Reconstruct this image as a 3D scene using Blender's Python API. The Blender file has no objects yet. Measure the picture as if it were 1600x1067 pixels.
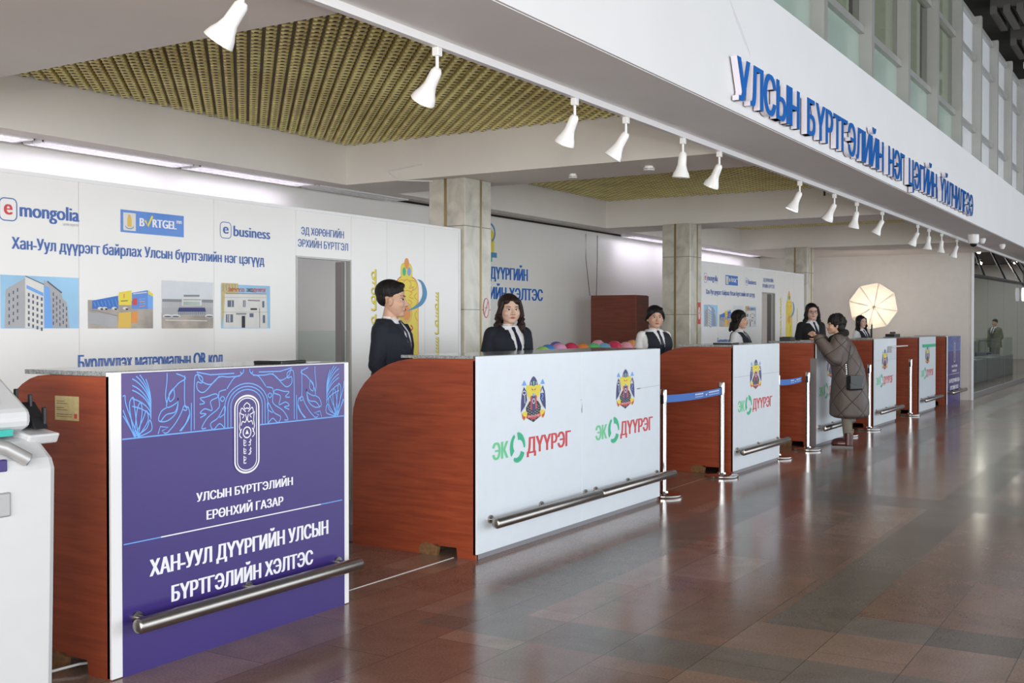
import bpy, bmesh, math, random
from mathutils import Vector, Matrix, Euler
from mathutils.bvhtree import BVHTree
from mathutils.geometry import delaunay_2d_cdt
random.seed(7)
S = bpy.context.scene
COL = S.collection
R = math.radians
PI = math.pi

# ------------------------------------------------------------------ camera
CAM_H, FPX, YAW, PITCH = 1.52, 1732.0, R(31.47), R(-0.83)
cam = bpy.data.cameras.new('camera')
cam.sensor_width = 36.0
cam.lens = FPX / 1600 * 36
cam.clip_end = 300
co = bpy.data.objects.new('camera', cam)
COL.objects.link(co)
co.location = (0, 0, CAM_H)
co.rotation_euler = Euler((PI / 2 + PITCH, 0, YAW - PI / 2), 'XYZ')
S.camera = co
S.view_settings.view_transform = 'Standard'
S.view_settings.look = 'None'
S.view_settings.exposure = 0.05
S.view_settings.gamma = 1.0
S.view_settings.use_curve_mapping = False
S.cycles.max_bounces = 8
S.cycles.diffuse_bounces = 5
S.cycles.sample_clamp_indirect = 4.0

# ------------------------------------------------------------------ world (overcast daylight outside the hall)
w = bpy.data.worlds.new('world')
S.world = w
w.use_nodes = True
bg = w.node_tree.nodes['Background']
bg.inputs[0].default_value = (0.90, 0.95, 1.0, 1)
bg.inputs[1].default_value = 1.0


def area(name, loc, rot, sx, sy, power, color=(1, 1, 1), spread=PI):
    l = bpy.data.lights.new(name, 'AREA')
    l.shape = 'RECTANGLE'
    l.size, l.size_y = sx, sy
    l.energy = power
    l.color = color
    l.spread = spread
    o = bpy.data.objects.new(name, l)
    COL.objects.link(o)
    o.location = loc
    o.rotation_euler = rot
    return o


# daylight through the window wall on the far side of the hall; the second is an added warm fill behind the camera
area('window_daylight', (14, -8.6, 2.45), (R(90), 0, 0), 40, 4.3, 1450, (0.86, 0.93, 1.0))
area('behind_camera_fill', (-7.6, -1.5, 2.4), (R(90), 0, R(-90)), 11, 4.4, 1700, (1.0, 0.975, 0.94))

# the photographer's flash, just above the lens
area('camera_flash', (-0.12, -0.08, 1.95), (R(88), 0, YAW - PI / 2), 0.12, 0.08, 48, (1.0, 0.97, 0.92))


# ------------------------------------------------------------------ materials
def nodes(m):
    nt = m.node_tree
    return nt, nt.nodes['Principled BSDF'], nt.nodes.new, nt.links.new


def mat(name, col, rough=0.5, metal=0.0, var=0.0, vscale=8.0, bump=0.0, bscale=60.0, emit=None, estr=0.0, spec=0.5, coat=0.0, stretch=(1, 1, 1)):
    m = bpy.data.materials.new(name)
    m.use_nodes = True
    nt, b, N, L = nodes(m)
    b.inputs['Base Color'].default_value = (*col, 1)
    b.inputs['Roughness'].default_value = rough
    b.inputs['Metallic'].default_value = metal
    b.inputs['Specular IOR Level'].default_value = spec
    b.inputs['Coat Weight'].default_value = coat
    if emit:
        b.inputs['Emission Color'].default_value = (*emit, 1)
        b.inputs['Emission Strength'].default_value = estr
    tc = N('ShaderNodeTexCoord')
    mp = N('ShaderNodeMapping')
    mp.inputs['Scale'].default_value = stretch
    L(tc.outputs['Object'], mp.inputs[0])
    n = N('ShaderNodeTexNoise')
    n.inputs['Scale'].default_value = vscale
    n.inputs['Detail'].default_value = 5
    L(mp.outputs[0], n.inputs['Vector'])
    v = max(var, 0.015)
    cr = N('ShaderNodeValToRGB')
    cr.color_ramp.elements[0].position = 0.3
    cr.color_ramp.elements[1].position = 0.7
    cr.color_ramp.elements[0].color = (*[max(0, c * (1 - v)) for c in col], 1)
    cr.color_ramp.elements[1].color = (*[min(1, c * (1 + v)) for c in col], 1)
    L(n.outputs['Fac'], cr.inputs[0])
    L(cr.outputs[0], b.inputs['Base Color'])
    if bump:
        n2 = N('ShaderNodeTexNoise')
        n2.inputs['Scale'].default_value = bscale
        L(mp.outputs[0], n2.inputs['Vector'])
        bm = N('ShaderNodeBump')
        bm.inputs['Strength'].default_value = bump
        bm.inputs['Distance'].default_value = 0.01
        L(n2.outputs['Fac'], bm.inputs['Height'])
        L(bm.outputs[0], b.inputs['Normal'])
    return m


def glass_mat(name, tint, rough=0.02, ior=1.5):
    m = bpy.data.materials.new(name)
    m.use_nodes = True
    nt, b, N, L = nodes(m)
    tr = N('ShaderNodeBsdfTransparent')
    tr.inputs[0].default_value = (*tint, 1)
    gl = N('ShaderNodeBsdfGlossy')
    gl.inputs['Roughness'].default_value = rough
    fr = N('ShaderNodeFresnel')
    fr.inputs[0].default_value = ior
    mx = N('ShaderNodeMixShader')
    ge = N('ShaderNodeNewGeometry')
    iv = N('ShaderNodeMath'); iv.operation = 'SUBTRACT'; iv.inputs[0].default_value = 1.0
    L(ge.outputs['Backfacing'], iv.inputs[1])
    mu = N('ShaderNodeMath'); mu.operation = 'MULTIPLY'
    L(fr.outputs[0], mu.inputs[0]); L(iv.outputs[0], mu.inputs[1])
    L(mu.outputs[0], mx.inputs[0])
    L(tr.outputs[0], mx.inputs[1])
    L(gl.outputs[0], mx.inputs[2])
    L(mx.outputs[0], nt.nodes['Material Output'].inputs[0])
    return m


def floor_mat():
    m = bpy.data.materials.new('polished_granite_floor')
    m.use_nodes = True
    nt, b, N, L = nodes(m)
    geo = N('ShaderNodeNewGeometry')
    sep = N('ShaderNodeSeparateXYZ')
    L(geo.outputs['Position'], sep.inputs[0])
    X, Y = sep.outputs[0], sep.outputs[1]

    def M(op, a, c=None):
        n = N('ShaderNodeMath')
        n.operation = op
        for i, q in enumerate((a, c)):
            if q is None:
                continue
            if isinstance(q, (int, float)):
                n.inputs[i].default_value = q
            else:
                L(q, n.inputs[i])
        return n.outputs[0]

    def rng(v, a, c):
        return M('MULTIPLY', M('GREATER_THAN', v, a), M('LESS_THAN', v, c))

    def AND(a, c):
        return M('MULTIPLY', a, c)

    def OR(a, c):
        return M('MAXIMUM', a, c)
    band = AND(rng(Y, 2.95, 3.37), M('GREATER_THAN', X, 4.56))
    band = OR(band, AND(rng(X, 4.56, 4.98), M('LESS_THAN', Y, 2.96)))
    band = OR(band, AND(rng(Y, 1.49, 1.84), M('GREATER_THAN', X, 5.5)))
    band = OR(band, AND(rng(X, 5.5, 5.86), M('LESS_THAN', Y, 1.5)))
    band = OR(band, AND(rng(X, 9.6, 10.15), M('LESS_THAN', Y, 2.95)))
    band = OR(band, AND(rng(X, 19.0, 19.6), M('LESS_THAN', Y, 2.95)))
    # tile cells
    mp = N('ShaderNodeMapping')
    mp.inputs['Location'].default_value = (0.05, 0.16, 0)
    L(geo.outputs['Position'], mp.inputs[0])
    br = N('ShaderNodeTexBrick')
    br.offset = 0.5
    br.inputs['Scale'].default_value = 1.0
    br.inputs['Brick Width'].default_value = 0.74
    br.inputs['Row Height'].default_value = 0.41
    br.inputs['Mortar Size'].default_value = 0.0022
    br.inputs['Mortar Smooth'].default_value = 0.2
    br.inputs['Bias'].default_value = 0.0
    br.inputs['Color1'].default_value = (0, 0, 0, 1)
    br.inputs['Color2'].default_value = (1, 1, 1, 1)
    br.inputs['Mortar'].default_value = (0.5, 0.5, 0.5, 1)
    L(mp.outputs[0], br.inputs['Vector'])
    ramp = N('ShaderNodeValToRGB')
    e = ramp.color_ramp.elements
    e[0].color = (0.215, 0.118, 0.085, 1)
    e[1].color = (0.285, 0.18, 0.135, 1)
    for p, c in ((0.3, (0.195, 0.115, 0.087, 1)), (0.55, (0.24, 0.13, 0.094, 1)), (0.8, (0.225, 0.142, 0.108, 1))):
        q = e.new(p)
        q.color = c
    L(br.outputs['Color'], ramp.inputs[0])
    cr2 = N('ShaderNodeValToRGB')
    cr2.color_ramp.elements[0].color = (0.125, 0.100, 0.083, 1)
    cr2.color_ramp.elements[1].color = (0.175, 0.143, 0.120, 1)
    L(br.outputs['Color'], cr2.inputs[0])
    n = N('ShaderNodeTexNoise')
    n.inputs['Scale'].default_value = 95
    n.inputs['Detail'].default_value = 3
    L(geo.outputs['Position'], n.inputs['Vector'])
    n3 = N('ShaderNodeTexNoise')
    n3.inputs['Scale'].default_value = 2.6
    n3.inputs['Detail'].default_value = 6
    n3.inputs['Distortion'].default_value = 1.5
    L(geo.outputs['Position'], n3.inputs['Vector'])
    mx = N('ShaderNodeMix')
    mx.data_type = 'RGBA'
    L(band, mx.inputs[0])
    L(ramp.outputs[0], mx.inputs[6])
    L(cr2.outputs[0], mx.inputs[7])
    val = M('ADD', M('MULTIPLY', n.outputs[0], 1.1), M('MULTIPLY', n3.outputs[0], 0.75))
    hsv = N('ShaderNodeHueSaturation')
    L(mx.outputs[2], hsv.inputs['Color'])
    L(M('ADD', val, 0.12), hsv.inputs['Value'])
    mx2 = N('ShaderNodeMix')
    mx2.data_type = 'RGBA'
    L(br.outputs['Fac'], mx2.inputs[0])
    L(hsv.outputs[0], mx2.inputs[6])
    mx2.inputs[7].default_value = (0.07, 0.045, 0.035, 1)
    L(mx2.outputs[2], b.inputs['Base Color'])
    n2 = N('ShaderNodeTexNoise')
    n2.inputs['Scale'].default_value = 1.7
    n2.inputs['Detail'].default_value = 6
    L(geo.outputs['Position'], n2.inputs['Vector'])
    rr = M('ADD', M('MULTIPLY', n2.outputs[0], 0.13), 0.105)
    rr = M('ADD', rr, M('MULTIPLY', band, 0.05))
    L(rr, b.inputs['Roughness'])
    b.inputs['Specular IOR Level'].default_value = 0.55
    bm = N('ShaderNodeBump')
    bm.inputs['Strength'].default_value = 0.05
    bm.inputs['Distance'].default_value = 0.02
    L(n2.outputs[0], bm.inputs['Height'])
    L(bm.outputs[0], b.inputs['Normal'])
    return m


def wood_mat(name, c1, c2, rough=0.42):
    m = bpy.data.materials.new(name)
    m.use_nodes = True
    nt, b, N, L = nodes(m)
    tc = N('ShaderNodeTexCoord')
    mp = N('ShaderNodeMapping')
    mp.inputs['Scale'].default_value = (0.9, 0.9, 11)
    L(tc.outputs['Object'], mp.inputs[0])
    n = N('ShaderNodeTexNoise')
    n.inputs['Scale'].default_value = 3.0
    n.inputs['Detail'].default_value = 8
    n.inputs['Distortion'].default_value = 0.6
    L(mp.outputs[0], n.inputs['Vector'])
    cr = N('ShaderNodeValToRGB')
    cr.color_ramp.elements[0].position = 0.3
    cr.color_ramp.elements[1].position = 0.72
    cr.color_ramp.elements[0].color = (*c1, 1)
    cr.color_ramp.elements[1].color = (*c2, 1)
    L(n.outputs[0], cr.inputs[0])
    L(cr.outputs[0], b.inputs['Base Color'])
    b.inputs['Roughness'].default_value = rough
    return m


def marble_mat():
    m = bpy.data.materials.new('marble')
    m.use_nodes = True
    nt, b, N, L = nodes(m)
    tc = N('ShaderNodeTexCoord')
    n = N('ShaderNodeTexNoise')
    n.inputs['Scale'].default_value = 3.2
    n.inputs['Detail'].default_value = 9
    n.inputs['Distortion'].default_value = 1.2
    L(tc.outputs['Object'], n.inputs['Vector'])
    cr = N('ShaderNodeValToRGB')
    e = cr.color_ramp.elements
    e[0].position, e[1].position = 0.25, 0.75
    e[0].color = (0.38, 0.37, 0.32, 1)
    e[1].color = (0.70, 0.68, 0.60, 1)
    q = e.new(0.5)
    q.color = (0.58, 0.56, 0.48, 1)
    L(n.outputs[0], cr.inputs[0])
    # slab joints every 1.05 m in height
    sp = N('ShaderNodeSeparateXYZ')
    L(tc.outputs['Object'], sp.inputs[0])
    a = N('ShaderNodeMath'); a.operation = 'PINGPONG'; a.inputs[1].default_value = 0.42
    L(sp.outputs[2], a.inputs[0])
    g = N('ShaderNodeMath'); g.operation = 'GREATER_THAN'; g.inputs[1].default_value = 0.004
    L(a.outputs[0], g.inputs[0])
    mx = N('ShaderNodeMix'); mx.data_type = 'RGBA'
    L(g.outputs[0], mx.inputs[0])
    mx.inputs[6].default_value = (0.2, 0.18, 0.14, 1)
    L(cr.outputs[0], mx.inputs[7])
    L(mx.outputs[2], b.inputs['Base Color'])
    b.inputs['Roughness'].default_value = 0.22
    return m


def granite_mat():
    m = bpy.data.materials.new('speckled_granite')
    m.use_nodes = True
    nt, b, N, L = nodes(m)
    tc = N('ShaderNodeTexCoord')
    n = N('ShaderNodeTexVoronoi')
    n.inputs['Scale'].default_value = 190
    L(tc.outputs['Object'], n.inputs['Vector'])
    cr = N('ShaderNodeValToRGB')
    cr.color_ramp.elements[0].color = (0.11, 0.13, 0.13, 1)
    cr.color_ramp.elements[1].color = (0.42, 0.45, 0.45, 1)
    L(n.outputs['Color'], cr.inputs[0])
    L(cr.outputs[0], b.inputs['Base Color'])
    b.inputs['Roughness'].default_value = 0.12
    return m


def quilt_mat():
    m = bpy.data.materials.new('quilted_coat')
    m.use_nodes = True
    nt, b, N, L = nodes(m)
    tc = N('ShaderNodeTexCoord')
    sp = N('ShaderNodeSeparateXYZ')
    L(tc.outputs['Object'], sp.inputs[0])

    def M(op, a, c=None):
        n = N('ShaderNodeMath')
        n.operation = op
        for i, q in enumerate((a, c)):
            if q is None:
                continue
            if isinstance(q, (int, float)):
                n.inputs[i].default_value = q
            else:
                L(q, n.inputs[i])
        return n.outputs[0]
    u = M('MULTIPLY', M('ARCTAN2', sp.outputs[1], sp.outputs[0]), 0.3)
    z = M('MULTIPLY', sp.outputs[2], 1.0)
    p = 0.14
    a = M('PINGPONG', M('ADD', u, z), p)
    c = M('PINGPONG', M('SUBTRACT', M('ADD', u, 9.0), z), p)
    d = M('MINIMUM', a, c)
    line = M('LESS_THAN', d, 0.006)
    mx = N('ShaderNodeMix'); mx.data_type = 'RGBA'
    L(line, mx.inputs[0])
    mx.inputs[6].default_value = (0.105, 0.082, 0.073, 1)
    mx.inputs[7].default_value = (0.022, 0.018, 0.018, 1)
    L(mx.outputs[2], b.inputs['Base Color'])
    b.inputs['Roughness'].default_value = 0.55
    bm = N('ShaderNodeBump')
    bm.inputs['Strength'].default_value = 0.9
    bm.inputs['Distance'].default_value = 0.03
    n = N('ShaderNodeTexNoise'); n.inputs['Scale'].default_value = 14
    L(tc.outputs['Object'], n.inputs['Vector'])
    h = M('ADD', M('POWER', M('MINIMUM', d, 0.05), 0.5), M('MULTIPLY', n.outputs[0], 0.10))
    L(h, bm.inputs['Height'])
    L(bm.outputs[0], b.inputs['Normal'])
    return m


def umbrella_mat():
    m = bpy.data.materials.new('translucent_umbrella')
    m.use_nodes = True
    nt, b, N, L = nodes(m)
    t = N('ShaderNodeBsdfTranslucent'); t.inputs[0].default_value = (1.0, 0.92, 0.80, 1)
    d = N('ShaderNodeBsdfDiffuse'); d.inputs[0].default_value = (0.9, 0.85, 0.75, 1)
    mx = N('ShaderNodeMixShader'); mx.inputs[0].default_value = 0.3
    L(t.outputs[0], mx.inputs[1]); L(d.outputs[0], mx.inputs[2])
    L(mx.outputs[0], nt.nodes['Material Output'].inputs[0])
    return m


M_ = dict(
    floor=floor_mat(), wood=wood_mat('cherry_wood', (0.215, 0.034, 0.012), (0.34, 0.066, 0.022)),
    darkwood=wood_mat('dark_cabinet_wood', (0.125, 0.026, 0.012), (0.20, 0.045, 0.02)),
    rawwood=mat('raw_chipboard', (0.20, 0.10, 0.04), 0.9, var=0.35, vscale=40),
    marble=marble_mat(), granite=granite_mat(),
    white=mat('white_plaster', (0.80, 0.80, 0.80), 0.6, var=0.02, vscale=1.5),
    soffit=mat('soffit_paint', (0.84, 0.835, 0.82), 0.6, var=0.03, vscale=1.2),
    coffer=mat('coffer_paint', (0.84, 0.81, 0.765), 0.65, var=0.03, vscale=1.2),
    backwall=mat('back_wall_sheet', (0.86, 0.85, 0.81), 0.32, var=0.02, vscale=1.3),
    endwall=mat('end_wall_paint', (0.70, 0.67, 0.63), 0.6, var=0.02),
    panel=mat('white_counter_panel', (0.74, 0.80, 0.86), 0.25, var=0.01),
    part=mat('printed_partition', (0.82, 0.81, 0.79), 0.22, var=0.015, vscale=2),
    trimw=mat('white_trim', (0.85, 0.85, 0.86), 0.35),
    purple=mat('purple_print', (0.046, 0.026, 0.175), 0.28, var=0.04, vscale=3),
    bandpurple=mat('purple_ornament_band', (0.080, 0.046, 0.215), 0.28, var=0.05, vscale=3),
    ltblue=mat('light_blue_ink', (0.16, 0.40, 0.85), 0.4),
    whiteink=mat('white_ink', (0.86, 0.86, 0.92), 0.4),
    blueink=mat('blue_ink', (0.045, 0.13, 0.42), 0.4),
    signblue=mat('sign_blue_face', (0.012, 0.16, 0.58), 0.12),
    signwhite=mat('sign_white_side', (0.72, 0.68, 0.74), 0.35),
    red=mat('red_ink', (0.62, 0.045, 0.05), 0.4), green=mat('light_green_ink', (0.16, 0.62, 0.30), 0.4),
    teal=mat('teal_green_ink', (0.02, 0.45, 0.24), 0.4), navy=mat('navy_ink', (0.02, 0.025, 0.16), 0.4),
    yellow=mat('yellow_ink', (0.82, 0.68, 0.05), 0.4), orange=mat('orange_ink', (0.80, 0.30, 0.05), 0.4),
    black=mat('black_plastic', (0.012, 0.012, 0.014), 0.35), blackink=mat('black_ink', (0.02, 0.02, 0.03), 0.5),
    steel=mat('brushed_steel', (0.40, 0.375, 0.35), 0.33, 1.0, var=0.05, vscale=20),
    chrome=mat('polished_steel', (0.64, 0.63, 0.62), 0.14, 1.0),
    brass=mat('gold_louvre', (0.95, 0.82, 0.36), 0.33, 0.2, var=0.16, vscale=3.0),
    louvreedge=mat('louvre_tray', (0.16, 0.12, 0.05), 0.6), brassstrip=mat('brass_strip', (0.30, 0.23, 0.11), 0.35, 0.8),
    void=mat('dark_void', (0.03, 0.025, 0.02), 0.9),
    alu=mat('grey_aluminium', (0.40, 0.40, 0.38), 0.35, 0.3, var=0.03),
    frost=mat('frosted_green_glass', (0.36, 0.46, 0.40), 0.18, var=0.04, vscale=2),
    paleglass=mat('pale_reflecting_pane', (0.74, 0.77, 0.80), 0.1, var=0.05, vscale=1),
    blind=mat('beige_blind', (0.44, 0.43, 0.34), 0.7, var=0.06, vscale=3, stretch=(1, 1, 14)),
    glass=glass_mat('clear_glass', (0.90, 0.95, 0.93)),
    shopglass=glass_mat('shop_glass', (0.84, 0.87, 0.85), 0.03, 1.045), galglass=glass_mat('gallery_glass', (0.85, 0.88, 0.85), 0.05, 1.25),
    darkceil=mat('dark_ceiling', (0.035, 0.033, 0.032), 0.7, var=0.3, vscale=2),
    brownceil=mat('brown_ceiling', (0.15, 0.115, 0.095), 0.7),
    ceilslat=mat('grey_ceiling_slat', (0.10, 0.095, 0.085), 0.5, 0.3),
    lamp=mat('white_enamel', (0.84, 0.84, 0.82), 0.28),
    bulbon=mat('lit_bulb', (1, 1, 1), 0.3, emit=(1, 0.93, 0.86), estr=14),
    bulboff=mat('unlit_bulb', (0.45, 0.45, 0.44), 0.15),
    tube=mat('fluorescent_tube', (1, 1, 1), 0.4, emit=(0.90, 0.82, 1.0), estr=5.0),
    lavdisc=mat('lit_round_sign', (1, 1, 1), 0.4, emit=(0.86, 0.80, 1.0), estr=1.2),
    belt=mat('blue_belt', (0.05, 0.17, 0.52), 0.6),
    beltwhite=mat('belt_print', (0.75, 0.8, 0.9), 0.6),
    kiosk=mat('kiosk_white', (0.62, 0.63, 0.64), 0.25), kioskteal=mat('kiosk_teal', (0.02, 0.42, 0.36), 0.3),
    screen=mat('dark_screen', (0.015, 0.018, 0.018), 0.08), kgrey=mat('kiosk_grey', (0.42, 0.42, 0.42), 0.35, 0.4),
    paper=mat('yellowed_paper', (0.60, 0.50, 0.24), 0.7, var=0.1, vscale=40), paperw=mat('white_paper', (0.8, 0.8, 0.78), 0.7),
    greyp=mat('grey_metal_plate', (0.20, 0.19, 0.19), 0.4, 0.3), cable=mat('white_cable', (0.8, 0.8, 0.8), 0.5),
    skin=mat('skin', (0.60, 0.36, 0.25), 0.5, var=0.05, vscale=14), skin2=mat('skin_paler', (0.64, 0.42, 0.32), 0.5, var=0.05, vscale=14),
    hair=mat('black_hair', (0.010, 0.008, 0.008), 0.55, var=0.4, vscale=30, bump=0.8, bscale=70, spec=0.25, stretch=(1, 1, 0.15)),
    hairb=mat('dark_brown_hair', (0.020, 0.011, 0.009), 0.55, var=0.4, vscale=30, bump=0.8, bscale=60, spec=0.25, stretch=(1, 1, 0.15)),
    suit=mat('navy_wool', (0.008, 0.011, 0.022), 0.8, bump=0.1, bscale=300), blackwool=mat('black_knit', (0.008, 0.008, 0.010), 0.85, bump=0.3, bscale=200),
    shirt=mat('white_cotton', (0.78, 0.78, 0.80), 0.7, bump=0.25, bscale=18), tie=mat('dark_tie', (0.010, 0.012, 0.035), 0.4),
    lips=mat('lips', (0.50, 0.13, 0.12), 0.4), eyewhite=mat('eye_white', (0.7, 0.68, 0.66), 0.3), iris=mat('iris', (0.012, 0.008, 0.006), 0.15),
    brow=mat('brow', (0.03, 0.02, 0.018), 0.8), coat=quilt_mat(), fur=mat('black_fur', (0.010, 0.009, 0.009), 0.95, var=0.5, vscale=80, bump=1.0, bscale=120),
    leggings=mat('khaki_trousers', (0.19, 0.17, 0.13), 0.85), boot=mat('maroon_boot', (0.07, 0.018, 0.014), 0.3),
    bag=mat('black_leather_bag', (0.010, 0.012, 0.013), 0.3), jacketg=mat('olive_jacket', (0.16, 0.17, 0.09), 0.8, var=0.3),
    umb=umbrella_mat(), bluef=mat('facade_blue', (0.03, 0.16, 0.55), 0.4), sky=mat('printed_sky', (0.30, 0.55, 0.78), 0.35, var=0.15, vscale=2),
    palesky=mat('printed_pale_sky', (0.66, 0.70, 0.74), 0.35, var=0.05), pgrey=mat('printed_grey', (0.42, 0.42, 0.44), 0.4, var=0.1, vscale=5),
    pgrey2=mat('printed_dark_grey', (0.24, 0.24, 0.26), 0.4), pground=mat('printed_ground', (0.42, 0.37, 0.32), 0.4, var=0.3, vscale=6),
    pwhite=mat('printed_white', (0.72, 0.71, 0.68), 0.4, var=0.05), pwin=mat('printed_window', (0.07, 0.10, 0.17), 0.35), goldink=mat('gold_ink', (0.75, 0.50, 0.08), 0.4),
    swoosh=mat('steel_blue_ink', (0.06, 0.26, 0.48), 0.4), pastry=mat('baked_goods', (0.45, 0.24, 0.12), 0.7, var=0.5, vscale=10),
)


# ------------------------------------------------------------------ mesh helpers
class MB:
    def __init__(s):
        s.v, s.f, s.m, s.mats = [], [], [], []

    def mi(s, m):
        if m not in s.mats:
            s.mats.append(m)
        return s.mats.index(m)

    def add(s, vs, fs, m):
        n = len(s.v)
        s.v += [tuple(p) for p in vs]
        k = s.mi(m)
        for f in fs:
            s.f.append([n + i for i in f])
            s.m.append(k)
        return s

    def box(s, x0, x1, y0, y1, z0, z1, m):
        vs = [(x, y, z) for x in (x0, x1) for y in (y0, y1) for z in (z0, z1)]
        fs = [(0, 1, 3, 2), (4, 6, 7, 5), (0, 4, 5, 1), (2, 3, 7, 6), (0, 2, 6, 4), (1, 5, 7, 3)]
        return s.add(vs, fs, m)

    def tube(s, pts, r, m, seg=12, caps=True):
        pts = [Vector(p) for p in pts]
        rs = r if isinstance(r, (list, tuple)) else [r] * len(pts)
        vs, fs = [], []
        up = Vector((0, 0, 1))
        for i, p in enumerate(pts):
            d = (pts[min(i + 1, len(pts) - 1)] - pts[max(i - 1, 0)]).normalized()
            a = d.cross(up)
            if a.length < 1e-3:
                a = d.cross(Vector((0, 1, 0)))
            a.normalize()
            c = d.cross(a)
            for k in range(seg):
                t = 2 * PI * k / seg
                vs.append(p + (a * math.cos(t) + c * math.sin(t)) * rs[i])
        for i in range(len(pts) - 1):
            for k in range(seg):
                k2 = (k + 1) % seg
                fs.append((i * seg + k, i * seg + k2, (i + 1) * seg + k2, (i + 1) * seg + k))
        if caps:
            fs.append(tuple(range(seg)))
            fs.append(tuple(range((len(pts) - 1) * seg, len(pts) * seg)))
        return s.add(vs, fs, m)

    def lathe(s, prof, m, c=(0, 0, 0), seg=24, mat4=None):
        vs, fs = [], []
        for r, z in prof:
            for k in range(seg):
                t = 2 * PI * k / seg
                p = Vector((r * math.cos(t), r * math.sin(t), z))
                if mat4:
                    p = mat4 @ p
                vs.append(p + Vector(c))
        n = len(prof)
        for i in range(n - 1):
            for k in range(seg):
                k2 = (k + 1) % seg
                fs.append((i * seg + k, i * seg + k2, (i + 1) * seg + k2, (i + 1) * seg + k))
        return s.add(vs, fs, m)

    def ell(s, c, r, m, seg=16, rings=10, rot=None):
        vs, fs = [], []
        c = Vector(c)
        e = Euler(rot).to_matrix() if rot else None
        for i in range(rings + 1):
            ph = PI * i / rings
            for k in range(seg):
                t = 2 * PI * k / seg
                p = Vector((r[0] * math.sin(ph) * math.cos(t), r[1] * math.sin(ph) * math.sin(t), r[2] * math.cos(ph)))
                if e:
                    p = e @ p
                vs.append(p + c)
        for i in range(rings):
            for k in range(seg):
                k2 = (k + 1) % seg
                fs.append((i * seg + k, (i + 1) * seg + k, (i + 1) * seg + k2, i * seg + k2))
        return s.add(vs, fs, m)

    def loft(s, rings, m, seg=28, pw=2.3):
        # rings: (z, cx, cy, rx, ry)
        vs, fs = [], []
        for z, cx, cy, rx, ry in rings:
            for k in range(seg):
                t = 2 * PI * k / seg
                ct, st = math.cos(t), math.sin(t)
                vs.append((cx + rx * math.copysign(abs(ct) ** (2 / pw), ct), cy + ry * math.copysign(abs(st) ** (2 / pw), st), z))
        n = len(rings)
        for i in range(n - 1):
            for k in range(seg):
                k2 = (k + 1) % seg
                fs.append((i * seg + k, i * seg + k2, (i + 1) * seg + k2, (i + 1) * seg + k))
        fs.append(tuple(range(seg))[::-1])
        fs.append(tuple(range((n - 1) * seg, n * seg)))
        return s.add(vs, fs, m)

    def prism(s, poly, axis, a, b, m):
        # poly: 2-D points, extruded along axis ('x': poly is (y,z); 'y': (x,z); 'z': (x,y)) from a to b
        def P(p, t):
            return {'x': (t, p[0], p[1]), 'y': (p[0], t, p[1]), 'z': (p[0], p[1], t)}[axis]
        n = len(poly)
        vs = [P(p, a) for p in poly] + [P(p, b) for p in poly]
        fs = [tuple(range(n)), tuple(range(2 * n - 1, n - 1, -1))]
        fs += [(i, (i + 1) % n, n + (i + 1) % n, n + i) for i in range(n)]
        return s.add(vs, fs, m)

    def mesh(s, name):
        me = bpy.data.meshes.new(name)
        me.from_pydata(s.v, [], s.f)
        for m in s.mats:
            me.materials.append(M_[m] if isinstance(m, str) else m)
        me.polygons.foreach_set('material_index', s.m)
        me.update()
        return me

    def build(s, name, parent=None, smooth=False, bevel=0.0, fixn=True):
        me = s.mesh(name)
        if fixn:
            bm = bmesh.new()
            bm.from_mesh(me)
            bmesh.ops.recalc_face_normals(bm, faces=bm.faces)
            bm.to_mesh(me)
            bm.free()
        if smooth:
            me.polygons.foreach_set('use_smooth', [True] * len(me.polygons))
            try:
                me.set_sharp_from_angle(angle=R(40))
            except Exception:
                pass
        o = bpy.data.objects.new(name, me)
        COL.objects.link(o)
        if parent:
            o.parent = parent
        if bevel:
            b = o.modifiers.new('bevel', 'BEVEL')
            b.width = bevel
            b.segments = 2
            b.limit_method = 'ANGLE'
        return o


def tag(o, label, cat, group=None):
    o['label'] = label
    o['category'] = cat
    if group:
        o['group'] = group
    return o


def thing(name, label, cat, loc=(0, 0, 0), rz=0, group=None):
    o = bpy.data.objects.new(name, None)
    COL.objects.link(o)
    o.empty_display_size = 0.1
    o.location = loc
    o.rotation_euler = (0, 0, rz)
    return tag(o, label, cat, group)


def struct(o):
    o['kind'] = 'structure'
    return o


def dup(root, loc, rz=0, label=None):
    r = root.copy()
    COL.objects.link(r)
    r.location = loc
    r.rotation_euler = (0, 0, rz)
    if label:
        r['label'] = label
    for ch in list(root.children):
        c = ch.copy()
        COL.objects.link(c)
        c.parent = r
        c.matrix_parent_inverse = ch.matrix_parent_inverse
        for g in list(ch.children):
            d = g.copy()
            COL.objects.link(d)
            d.parent = c
            d.matrix_parent_inverse = g.matrix_parent_inverse
    return r


# world point on the vertical plane Y = const (or X = const) that a photo pixel looks at: used to lay out prints on their walls
_cy, _sy, _cp, _sp = math.cos(YAW), math.sin(YAW), math.cos(PITCH), math.sin(PITCH)


def ray(u, v):
    a, b = (u - 800) / FPX, (533.5 - v) / FPX
    return Vector((_cy * _cp + a * _sy - b * _cy * _sp, _sy * _cp - a * _cy - b * _sy * _sp, _sp + b * _cp))


def at(u, v, Y):
    r = ray(u, v)
    t = Y / r.y
    return (t * r.x, CAM_H + t * r.z)


def gnd(u, v, z=0.0):
    r = ray(u, v)
    t = (z - CAM_H) / r.z
    return (t * r.x, t * r.y)


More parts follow.
